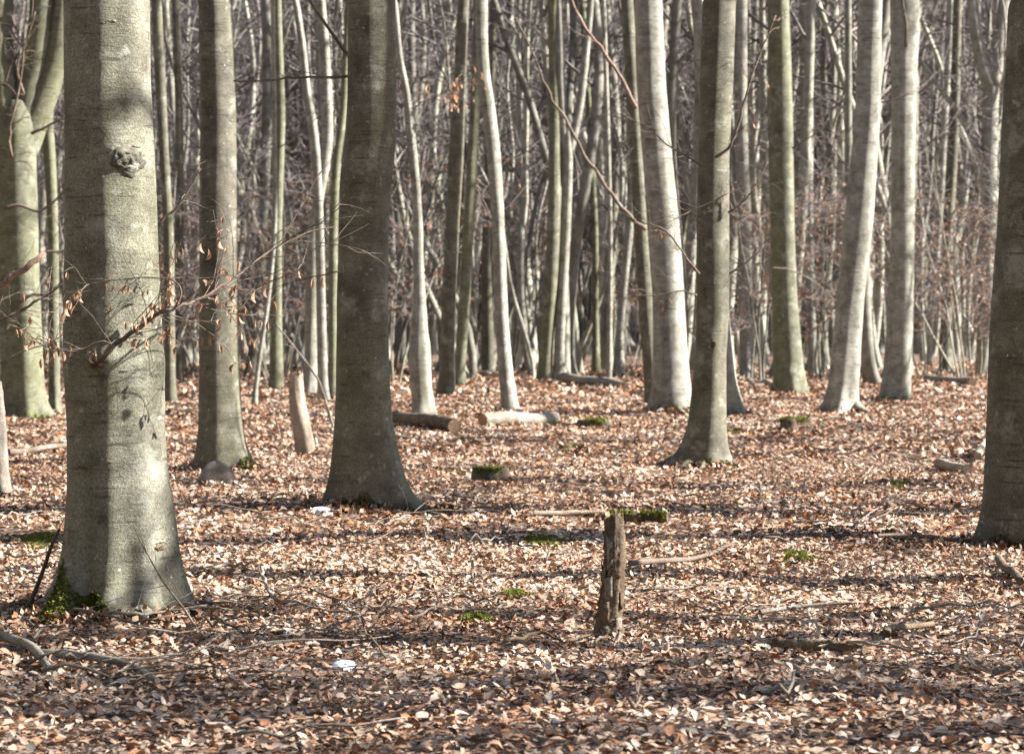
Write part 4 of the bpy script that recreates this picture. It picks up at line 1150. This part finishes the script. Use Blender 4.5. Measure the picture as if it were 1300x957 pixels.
def log(name, label, cat, p0, p1, r0, r1, mat, seed, ns=20, sink=.25, group=None, moss=0, end=None, bow=0.0, n=16, rough=.05, z_up=0.0):
    """log lying between two ground pixels"""
    r = np.random.default_rng(seed); end = end or ('cut' if r0 > .08 else mat)
    a, b = gpx(*p0), gpx(*p1)
    c_ = (a + b) / 2; c_.z = float(g(c_.x, c_.y))
    t = np.linspace(0, 1, n)
    rad = np.interp(t, [0, 1], [r0, r1])
    px_ = a.x + (b.x - a.x) * t; py_ = a.y + (b.y - a.y) * t
    nrm = np.array([-(b.y - a.y), b.x - a.x]); nrm = nrm / (np.linalg.norm(nrm) + 1e-9)
    w = bow * np.sin(math.pi * t) + wobble(n, r0 * .25, r)
    px_ = px_ + nrm[0] * w; py_ = py_ + nrm[1] * w
    pts = np.stack([px_ - c_.x, py_ - c_.y, g(px_, py_) - c_.z + rad * (1 - sink) + .045 + z_up * t], -1)
    root = thing(name, label, cat, c_, group)
    mb = MB(); mb.tube(pts, rad, ns, 0, False, rough, seed)
    link('bark', mb.mesh('bark', M[mat]), root)
    for k, e in ((0, 1), (-1, -2)):
        d = pts[k] - pts[e]; d /= np.linalg.norm(d)
        me_ = MB(); me_.tube(np.array([pts[k] - d * .01, pts[k] + d * .004]), np.array([rad[k] * .96, rad[k] * .9]), ns, 0, True, .02, seed)
        link('end_face', me_.mesh('end_face', M[end], False), root)
    if moss:
        i = r.uniform(0, 1, moss); th = r.normal(math.pi / 2, .75, moss)
        i = np.where(np.sin(i * 9 + seed) > -.2, i, r.uniform(.6, 1, moss))
        dirx = np.array([b.x - a.x, b.y - a.y]); dirx /= np.linalg.norm(dirx); nn2 = np.array([-dirx[1], dirx[0]])
        cpt = np.stack([np.interp(i, t, pts[:, k]) for k in range(3)], -1); rr_ = np.interp(i, t, rad)
        Nn = np.stack([nn2[0] * np.cos(th), nn2[1] * np.cos(th), np.sin(th)], -1)
        m2 = MB(); moss_tufts(m2, cpt + Nn * rr_[:, None] * .98, Nn, .018, r)
        link('moss', m2.mesh('moss', M['moss'], False), root)
    return root
log('fallen_log', 'short brown log with dark rotten end at the foot of the crooked stem', 'log', (503, 540), (574, 548), .10, .10, 'rot', 21)
log('fallen_log', 'pale short log sawn at both ends in front of the slender swaying beech', 'log', (613, 543), (707, 542), .105, .10, 'stick', 22, sink=.4)
log('fallen_log', 'long grey fallen log at the foot of the dark and pale forking pair', 'log', (712, 487), (800, 497), .13, .08, 'stick', 23, bow=.2)
log('fallen_log', 'mossy rotten log lying behind the knee-high post', 'log', (765, 667), (846, 670), .03, .034, 'rot', 24, moss=600, n=12)
log('fallen_pole', 'pale barkless pole lying left behind the knee-high post', 'log', (678, 663), (764, 660), .022, .016, 'bare', 25, n=12)
log('rotten_log', 'dark rotten log half sunk in the leaves under the pale arched branch', 'log', (985, 832), (1095, 839), .028, .022, 'rot', 26, sink=1.0, bow=.03, n=40, rough=.2, end='rot')
log('fallen_log', 'stubby pale log end in front of the shaded mossy-ringed trunk', 'log', (1192, 598), (1232, 606), .055, .05, 'bare', 27)
log('fallen_log', 'short upright-tipped pale chunk of wood close to the shaded mossy-ringed trunk', 'log', (1241, 590), (1249, 578), .05, .035, 'bare', 28, z_up=.12)
log('fallen_log', 'grey stick of split wood in front of the shaded mossy-ringed trunk', 'log', (1268, 722), (1296, 752), .026, .022, 'rot', 29)
log('fallen_pole', 'long thin pole pointing at the foot of the shaded mossy-ringed trunk', 'pole', (1115, 690), (1330, 697), .011, .013, 'branch', 30, n=24, bow=.05)
log('fallen_log', 'weathered log lying among the far trunks behind the forked limb tree', 'log', (1178, 487), (1235, 492), .12, .1, 'stick', 31)
log('fallen_log', 'grey branch lying at the foot of the twin-striped beech', 'log', (950, 487), (1010, 500), .07, .05, 'bare', 32)
log('fallen_pole', 'bleached pole resting at the foot of the slender swaying beech', 'pole', (597, 477), (634, 486), .05, .05, 'bare', 33, z_up=.1)
log('fallen_pole', 'long yellowish pole lying between bent beech and crooked stem', 'pole', (500, 555), (640, 560), .03, .015, 'bare', 34, bow=-.25, n=24)
log('fallen_pole', 'dark stick lying left of the thick mossy-rooted trunk', 'pole', (10, 582), (84, 574), .035, .03, 'branch', 35)
log('root_branch', 'curved root lying at the right foot of the bent beech', 'root', (510, 632), (560, 664), .022, .012, 'bark_olive', 36, bow=.05)
log('fallen_branch', 'thick grey branch lying in front of the thick mossy-rooted trunk', 'branch', (-14, 818), (64, 866), .022, .016, 'stick', 37, bow=.05)
log('fallen_branch', 'long grey branch lying below the thick mossy-rooted trunk', 'branch', (48, 846), (196, 882), .018, .013, 'stick', 38, bow=.08, n=22)
log('fallen_branch', 'dark crooked branch to the right of the knee-high post', 'branch', (800, 728), (930, 700), .017, .010, 'branch', 39, bow=-.07, n=24)
log('fallen_branch', 'slim dark branch lying right of the moss behind the knee-high post', 'branch', (812, 722), (905, 714), .012, .008, 'rot', 40, bow=-.05, n=22)
log('fallen_branch', 'pale arched branch lying right of the knee-high post', 'branch', (965, 790), (1082, 778), .012, .008, 'stick', 41, bow=.08, n=22)
log('fallen_branch', 'brown crooked piece of branch beyond the end of the dark rotten log', 'branch', (1125, 822), (1184, 806), .02, .012, 'rot', 42, bow=.06, n=18)

def stump(name, label, cx_, cy_, w, h, seed, moss_n=1800, mat='rot'):
    r = np.random.default_rng(seed); b = gpx(cx_, cy_); R0 = w / 2 / F * b.y; hh = h / F * b.y + .05
    root = thing(name, label, 'stump', b)
    zs = np.linspace(-.05, hh, 8); ra = R0 * (1 + .5 * np.exp(-np.maximum(zs, 0) / (.5 * hh + .01)) * .5); mb = MB()
    surf = ring_tube(mb, zs, np.zeros(8), np.zeros(8), ra, 24, r, .25, 5, 0, None, oval=.08, fluting=.05)
    link('bark', mb.mesh('bark', M[mat], True, 'moss'), root)
    a = r.uniform(0, 6.28, moss_n); q = np.sqrt(r.uniform(0, 1, moss_n)); q = np.where(np.sin(a * 2 + seed) > -.5, q, q * .5 + .5)
    P = np.stack([ra[-1] * q * np.cos(a), ra[-1] * q * np.sin(a), np.full(moss_n, hh) - .01 - .25 * hh * (q > .93) * r.uniform(0, 1, moss_n)], -1)
    Nn = np.tile([0, 0, 1.0], (moss_n, 1)) + r.normal(0, .3, (moss_n, 3)); Nn /= np.linalg.norm(Nn, axis=1)[:, None]
    m2 = MB(); moss_tufts(m2, P, Nn, .009 * b.y / 15 + .006, r, .7); link('moss', m2.mesh('moss', M['moss'], False), root)
stump('mossy_stump', 'low round stump capped with yellow-green moss in mid clearing', 622, 612, 42, 12, 51)
stump('mossy_stump', 'small mossy stump in front of the broad leaning beech', 757, 545, 34, 9, 52)
stump('mossy_stump', 'dark mossy stump near the leaning beech with the sideways root', 1008, 546, 36, 10, 53)

# grey lump of root at the foot of the second beech
def lump(name, label, cat, x, y, w, h, mat, seed, dep=.8):
    r = np.random.default_rng(seed); b = gpx(x, y); s = w / 2 / F * b.y; hh = h / F * b.y + (.04 if mat == 'snow' else .055)
    nu, nv = 26, 10; V = []
    ph = r.uniform(0, 6.28, 4)
    for i in range(nv):
        f = i / (nv - 1)
        for j in range(nu):
            a = 2 * math.pi * j / nu; q = math.cos(f * math.pi / 2) * (1 + .14 * math.sin(3 * a + ph[0]) + .1 * math.sin(5 * a + ph[1] + 3 * f) + .05 * r.normal())
            V.append((s * q * math.cos(a), s * dep * q * math.sin(a), -.03 + (hh + .03) * math.sin(f * math.pi / 2) * (1 + .12 * q * math.sin(4 * a + ph[2]))))
    idx = np.arange(nu * nv).reshape(nv, nu); nx = np.roll(idx, -1, 1)
    mb = MB(); mb.add(np.array(V), np.stack([idx[:-1], nx[:-1], nx[1:], idx[1:]], -1).reshape(-1, 4))
    o = link(name, mb.mesh(name, M[mat], True, 'moss'), None, b)
    return tag(o, label, cat)
lump('root_lump', 'grey rounded lump of root at the foot of the slim upright beech', 'root', 275, 616, 50, 22, 'stick', 61)
for nm, x, y, w, h, lab in (('snow_patch', 408, 656, 36, 1, 'bluish white remnant of snow at the foot of the bent beech'),
                            ('snow_patch', 1242, 698, 19, 2, 'bright scrap of snow at the foot of the shaded mossy-ringed trunk'),
                            ('snow_patch', 436, 850, 46, 0, 'small flat remnant of snow among twigs far from any trunk')):
    lump(nm, lab, 'snow', x, y, w, h, 'snow', int(x), 1.3)

# moss cushions on the ground
for k, (x, y, w, dpt, lab) in enumerate([(690, 693, 60, 8, 'flat moss cushion on the leaves left of the knee-high post'), (655, 760, 42, 7, 'small moss cushion among leaves, further left of the post and closer'),
        (605, 790, 44, 8, 'moss cushion on the leaves beside scattered twigs, left of the post foot'), (1015, 710, 44, 8, 'moss cushion at the end of the dark crooked branch'),
        (720, 575, 40, 6, 'pale moss cushion between mossy stumps in mid clearing'), 
        (50, 690, 60, 10, 'broad moss cushion left of the thick mossy-rooted trunk'), (935, 553, 26, 5, 'moss cushion behind the straight elbow-scarred beech'),
        (1140, 618, 24, 5, 'moss cushion in the open leaves left of the shaded trunk'), (318, 592, 24, 8, 'moss cushion at the right foot of the slim upright beech')]):
    r = np.random.default_rng(400 + k); b = gpx(x, y); s = w / 2 / F * b.y; s2 = dpt / (y - HORIZON) * b.y
    n = int(min(4500, 14000 * s * s2 * 6 + 300)); a = r.uniform(0, 6.28, n); q = np.sqrt(r.uniform(0, 1, n)) * (1 + .3 * np.sin(3 * a + k) + .2 * np.sin(7 * a))
    X_, Y_ = s * q * np.cos(a), s2 * .6 * q * np.sin(a)
    Z_ = g(b.x + X_, b.y + Y_) - b.z + .022 + .018 * np.clip(1 - q * q, 0, 1)
    Nn = np.tile([0, 0, 1.0], (n, 1)) + r.normal(0, .4, (n, 3)); Nn /= np.linalg.norm(Nn, axis=1)[:, None]
    mb = MB(); moss_tufts(mb, np.stack([X_, Y_, Z_], -1), Nn, .018 * max(1, b.y / 20) * .55, r, .6)
    tag(link('moss_cushion', mb.mesh('moss_cushion', M['moss'], False), None, b), lab, 'moss')

# ------------------------------------------------------------------ sticks and twigs on the floor
def free_branch(name, label, cat, pts, r0, r1, seed, twigs=4, mat='branch', twl=(.1, .35), group=None, heights=None, tw=.002):
    """branch lying on (or leaning over) the floor; pixels of its ground line, heights above ground"""
    G = [gpx(*p) for p in pts]
    P = np.array([[v.x, v.y, v.z] for v in G]); hts = np.array(heights if heights is not None else [.075 + .025 * (i % 2) for i in range(len(pts))], float)
    P[:, 2] += hts
    b = Vector(P[0]); b.z = float(g(b.x, b.y))
    r = np.random.default_rng(seed)
    n = 5 * len(P); t = np.linspace(0, len(P) - 1, n)
    Q_ = np.stack([smooth(np.interp(t, np.arange(len(P)), P[:, k]), 2) for k in range(3)], -1) - np.array(b)
    Q_[1:-1] += r.normal(0, r0 * .5, (n - 2, 3))
    root = thing(name, label, cat, b, group)
    mb = MB(); mb.tube(Q_, np.linspace(r0, r1, n), 7, 0, True, .06, seed); link('stem', mb.mesh('stem', M[mat]), root)
    if twigs:
        for k in range(twigs):
            m2 = MB()
            p, d = sub(Q_, r.uniform(.15, .95)); az = math.atan2(d[1], d[0]) + r.choice([-1, 1]) * r.uniform(.4, 1.1)
            bb = limb_pts(p, az, r.uniform(-.02, .35), r.uniform(*twl), 5, r, -.05, .14)
            m2.tube(bb, np.linspace(max(tw, r0 * .4), tw * .5, 5), 5, 0, False)
            link('side_twig', m2.mesh('side_twig', M[mat]), root)
    return root
def lean(x, y, d):
    """height above ground and ground pixel below a photo pixel at a distance"""
    p = at(x, y, d); return p
def standing_stick(name, label, cat, pts, r0, r1, seed, twigs, mat, twl, tw=.002):
    """pts: (x, y, distance), first one on the ground"""
    P = np.array([list(at(p[0], p[1], p[2] * F / 1986.0)) for p in pts]); b = Vector(P[0]); b.z = float(g(b.x, b.y)); P[0, 2] = b.z - .03
    r = np.random.default_rng(seed); n = 5 * len(P); t = np.linspace(0, len(P) - 1, n)
    Q_ = np.stack([smooth(np.interp(t, np.arange(len(P)), P[:, k]), 2) for k in range(3)], -1) - np.array(b)
    root = thing(name, label, cat, b); mb = MB(); mb.tube(Q_, np.linspace(r0, r1, n), 7, 0, True, .05, seed)
    link('stem', mb.mesh('stem', M[mat]), root)
    for k in range(twigs):
        m2 = MB(); p, d = sub(Q_, r.uniform(.25, .97)); d = d / np.linalg.norm(d); s_ = r.normal(size=3); dv = d * .8 + s_ * .35; dv /= np.linalg.norm(dv)
        bb = limb_pts(p, math.atan2(dv[1], dv[0]), math.asin(dv[2]), r.uniform(*twl), 5, r, .05, .12)
        m2.tube(bb, np.linspace(max(tw, r0 * .35), tw * .5, 5), 5, 0, False)
        link('side_twig', m2.mesh('side_twig', M[mat]), root)
standing_stick('leaning_stick', 'dark stick leaning against the left side of the thick mossy-rooted trunk', 'stick',
               [(26, 790, 7.65), (45, 750, 7.68), (58, 715, 7.72), (66, 690, 7.75), (84, 656, 7.8)], .013, .008, 1, 2, 'rot', (.06, .15))
standing_stick('bare_shoot', 'thin bare shoot arching in front of the mossy-rooted trunk', 'twig',
               [(256, 800, 7.3), (238, 778, 7.3), (220, 755, 7.31), (205, 735, 7.32), (190, 708, 7.33), (178, 686, 7.35), (169, 665, 7.35)], .006, .002, 2, 4, 'branch', (.06, .16))
standing_stick('bare_shoot', 'reddish thin shoot rising before the foot of the bent beech', 'twig',
               [(434, 664, 11.6), (432, 640, 11.9), (433, 615, 12.1), (440, 596, 12.2), (451, 589, 12.3)], .006, .003, 3, 0, 'red_stick', (.1, .2))
standing_stick('bare_shoot', 'thin pale stem curving up left of the leaning barkless snag', 'twig',
               [(358, 560, 19.6), (350, 530, 19.6), (342, 500, 19.6), (334, 470, 19.6)], .008, .003, 4, 2, 'stick', (.1, .3))
standing_stick('leaning_stick', 'thin pole leaning from the bent beech over the leaning barkless snag', 'stick',
               [(426, 508, 22), (405, 482, 22), (385, 455, 22), (365, 430, 22), (350, 410, 22)], .02, .01, 5, 2, 'stick', (.2, .5))
standing_stick('bare_shoot', 'short upright stub among leaves between the bent beech and post', 'twig', [(540, 704, 10.05), (541, 690, 10.05), (539, 672, 10.05), (533, 668, 10.1)], .006, .004, 6, 0, 'stick', (.05, .1))
standing_stick('bare_shoot', 'thin dry stalk standing in open leaves left of the shaded trunk', 'twig', [(1135, 598, 15.6), (1133, 575, 15.6), (1131, 545, 15.6)], .006, .002, 7, 1, 'bare', (.1, .2))
standing_stick('bare_shoot', 'thin dry stalk behind the mossy log by the post', 'twig', [(812, 660, 11.8), (808, 650, 11.8), (812, 638, 11.8)], .005, .002, 8, 2, 'bare', (.08, .15))

FB = [([(330, 665), (300, 672), (280, 690)], 'branch'), ([(500, 650), (470, 662), (430, 668), (395, 664)], 'branch')]
spec = [
 ('dark forked branch lying among twigs below the bent beech', [(488, 760), (470, 775), (458, 800), (462, 825), (490, 858)], .009, .004, 6, 'branch'),
 ('long thin branch curving across the leaves below the bent beech', [(350, 770), (385, 768), (420, 778), (445, 790), (470, 792)], .007, .003, 6, 'branch'),
 ('grey curved branch lying in the leaves below the slim upright beech', [(332, 735), (334, 760), (345, 778), (370, 790), (420, 797), (465, 808)], .010, .005, 5, 'stick'),
 ('slim dark branch with side twigs left of the moss cushions', [(495, 790), (530, 777), (565, 768), (590, 757)], .007, .003, 5, 'branch'),
 ('thin dark branch reaching towards the moss cushion beside scattered twigs', [(520, 806), (555, 797), (590, 793), (625, 800), (650, 806)], .006, .003, 5, 'branch'),
 ('crooked twig branch in front of the leaf-strewn dark log', [(1075, 838), (1120, 845), (1170, 852), (1215, 862), (1260, 880)], .007, .003, 6, 'stick'),
 ('straight thin stick lying towards the pale arched branch', [(1000, 790), (1020, 803), (1038, 815), (1050, 828)], .008, .005, 1, 'bare'),
 ('thin bent stick in the leaves between post and shaded trunk', [(1085, 680), (1110, 665), (1130, 650), (1145, 640)], .005, .002, 3, 'stick'),
 ('fallen branch with fine twigs left of the shaded trunk', [(1180, 660), (1150, 652), (1115, 672), (1080, 668)], .008, .003, 6, 'branch'),
 ('dark stick lying across the leaves before the foot of the post', [(640, 836), (690, 830), (720, 838), (752, 832)], .010, .005, 3, 'rot'),
 ('fine-twigged branch behind the right side of the post', [(800, 705), (840, 700), (880, 708), (930, 722)], .006, .002, 9, 'branch'),
 ('long twig reaching from the mossy-rooted trunk over the leaves', [(255, 785), (300, 790), (340, 800), (385, 796)], .005, .002, 5, 'branch'),
 ('branch lying flat right of the thick mossy-rooted trunk', [(240, 738), (265, 740), (290, 736), (322, 738)], .012, .008, 1, 'stick'),
 ('thin arching twig over leaves behind the mossy-rooted trunk', [(300, 700), (320, 712), (340, 722), (352, 735)], .004, .002, 3, 'branch'),
 ('grey branch lying among leaves near the left root of the thick trunk', [(120, 800), (160, 806), (205, 798), (262, 795)], .009, .005, 5, 'stick'),
 ('dark branch lying across leaves under the thick grey one', [(70, 790), (120, 802), (170, 812), (230, 806)], .008, .004, 4, 'branch'),
 ('thin stick lying among leaves far right of the dark log', [(1225, 770), (1245, 800), (1240, 830), (1210, 845)], .005, .002, 4, 'stick'),
 ('pale broken stick among leaves midway before the shaded trunk', [(1096, 625), (1102, 612), (1108, 600)], .008, .005, 2, 'bare'),
 ('long slender stick lying in open leaves beside the straight beech foot', [(935, 585), (975, 590), (1010, 600), (1050, 610)], .008, .004, 4, 'branch'),
 ('brown stick lying by the low mossy-capped stump', [(575, 640), (600, 648), (640, 640)], .010, .006, 2, 'stick'),
]
for k, (lab, pts, r0, r1, tw_, mat) in enumerate(spec):
    free_branch('fallen_branch', lab, 'branch', pts, r0, r1, 2000 + k, tw_, mat)
LANDMARKS = [(150, 780, 'the foot of the thick mossy-rooted trunk'), (280, 600, 'the foot of the slim upright beech'), (465, 645, 'the foot of the thick bent beech'), (775, 812, 'the knee-high rotting post'),
             (900, 590, 'the foot of the straight elbow-scarred beech'), (1290, 690, 'the foot of the shaded mossy-ringed trunk'), (622, 610, 'the low moss-capped stump'), (690, 693, 'the flat moss cushion left of the post'),
             (1030, 780, 'the pale arched branch'), (1015, 710, 'the moss cushion at the dark crooked branch'), (1215, 600, 'the stubby pale log end'), (436, 850, 'the small flat remnant of snow'), (30, 840, 'the thick grey fallen branch'),
             (605, 790, 'the moss cushion beside scattered twigs'), (400, 790, 'the grey curved branch'), (1160, 815, 'the brown crooked piece of branch'), (300, 700, 'the arching twig behind the mossy-rooted trunk'), (800, 665, 'the mossy rotten log'),
             (1140, 655, 'the fallen branch with fine twigs'), (880, 720, 'the dark crooked branch')]
r = np.random.default_rng(31)
for k in range(110):
    d = math.sqrt(r.uniform(8.6 ** 2, 22 ** 2)); x = r.uniform(-1, 1) * .2 * d; a = r.normal(0, .9); L = r.uniform(.2, .75)
    if k >= 85: d = r.uniform(10, 13.4); x = r.uniform(-.2, -.09) * d; a = r.normal(0, .5); L = r.uniform(.35, .9)
    n = 7; th = a + np.cumsum(r.normal(0, .16, n)); st = L / n
    X_ = x + np.concatenate([[0], np.cumsum(np.cos(th) * st)]); Y_ = d + np.concatenate([[0], np.cumsum(np.sin(th) * st)])
    P = np.stack([X_ - x, Y_ - d, g(X_, Y_) - float(g(x, d)) + .075 + .014 * r.normal(size=n + 1)], -1)
    mb = MB(); r0 = r.uniform(.003, .009); mb.tube(P, np.linspace(r0, r0 * .4, n + 1), 5, 0, True)
    for j in range(r.integers(0, 4)):
        p, dd_ = sub(P, r.uniform(.2, .9)); bb = limb_pts(p, math.atan2(dd_[1], dd_[0]) + r.choice([-1, 1]) * r.uniform(.4, .9), r.uniform(0, .4), L * r.uniform(.15, .4), 4, r, 0, .12)
        mb.tube(bb, np.linspace(r0 * .6, r0 * .3, 4), 4, 0, False)
    o = link('fallen_twig', mb.mesh('fallen_twig', M[('branch', 'stick', 'stick')[k % 3]]), None, (x, d, float(g(x, d))))
    px_x, px_y = PW / 2 + x / d * F, HORIZON + EYE / d * F
    lm = min(LANDMARKS, key=lambda m: math.hypot(m[0] - px_x, (m[1] - px_y) * 1.5))
    tag(o, 'thin short twig lying on the leaves near ' + lm[2], 'twig', 'twigs scattered on the leaves')
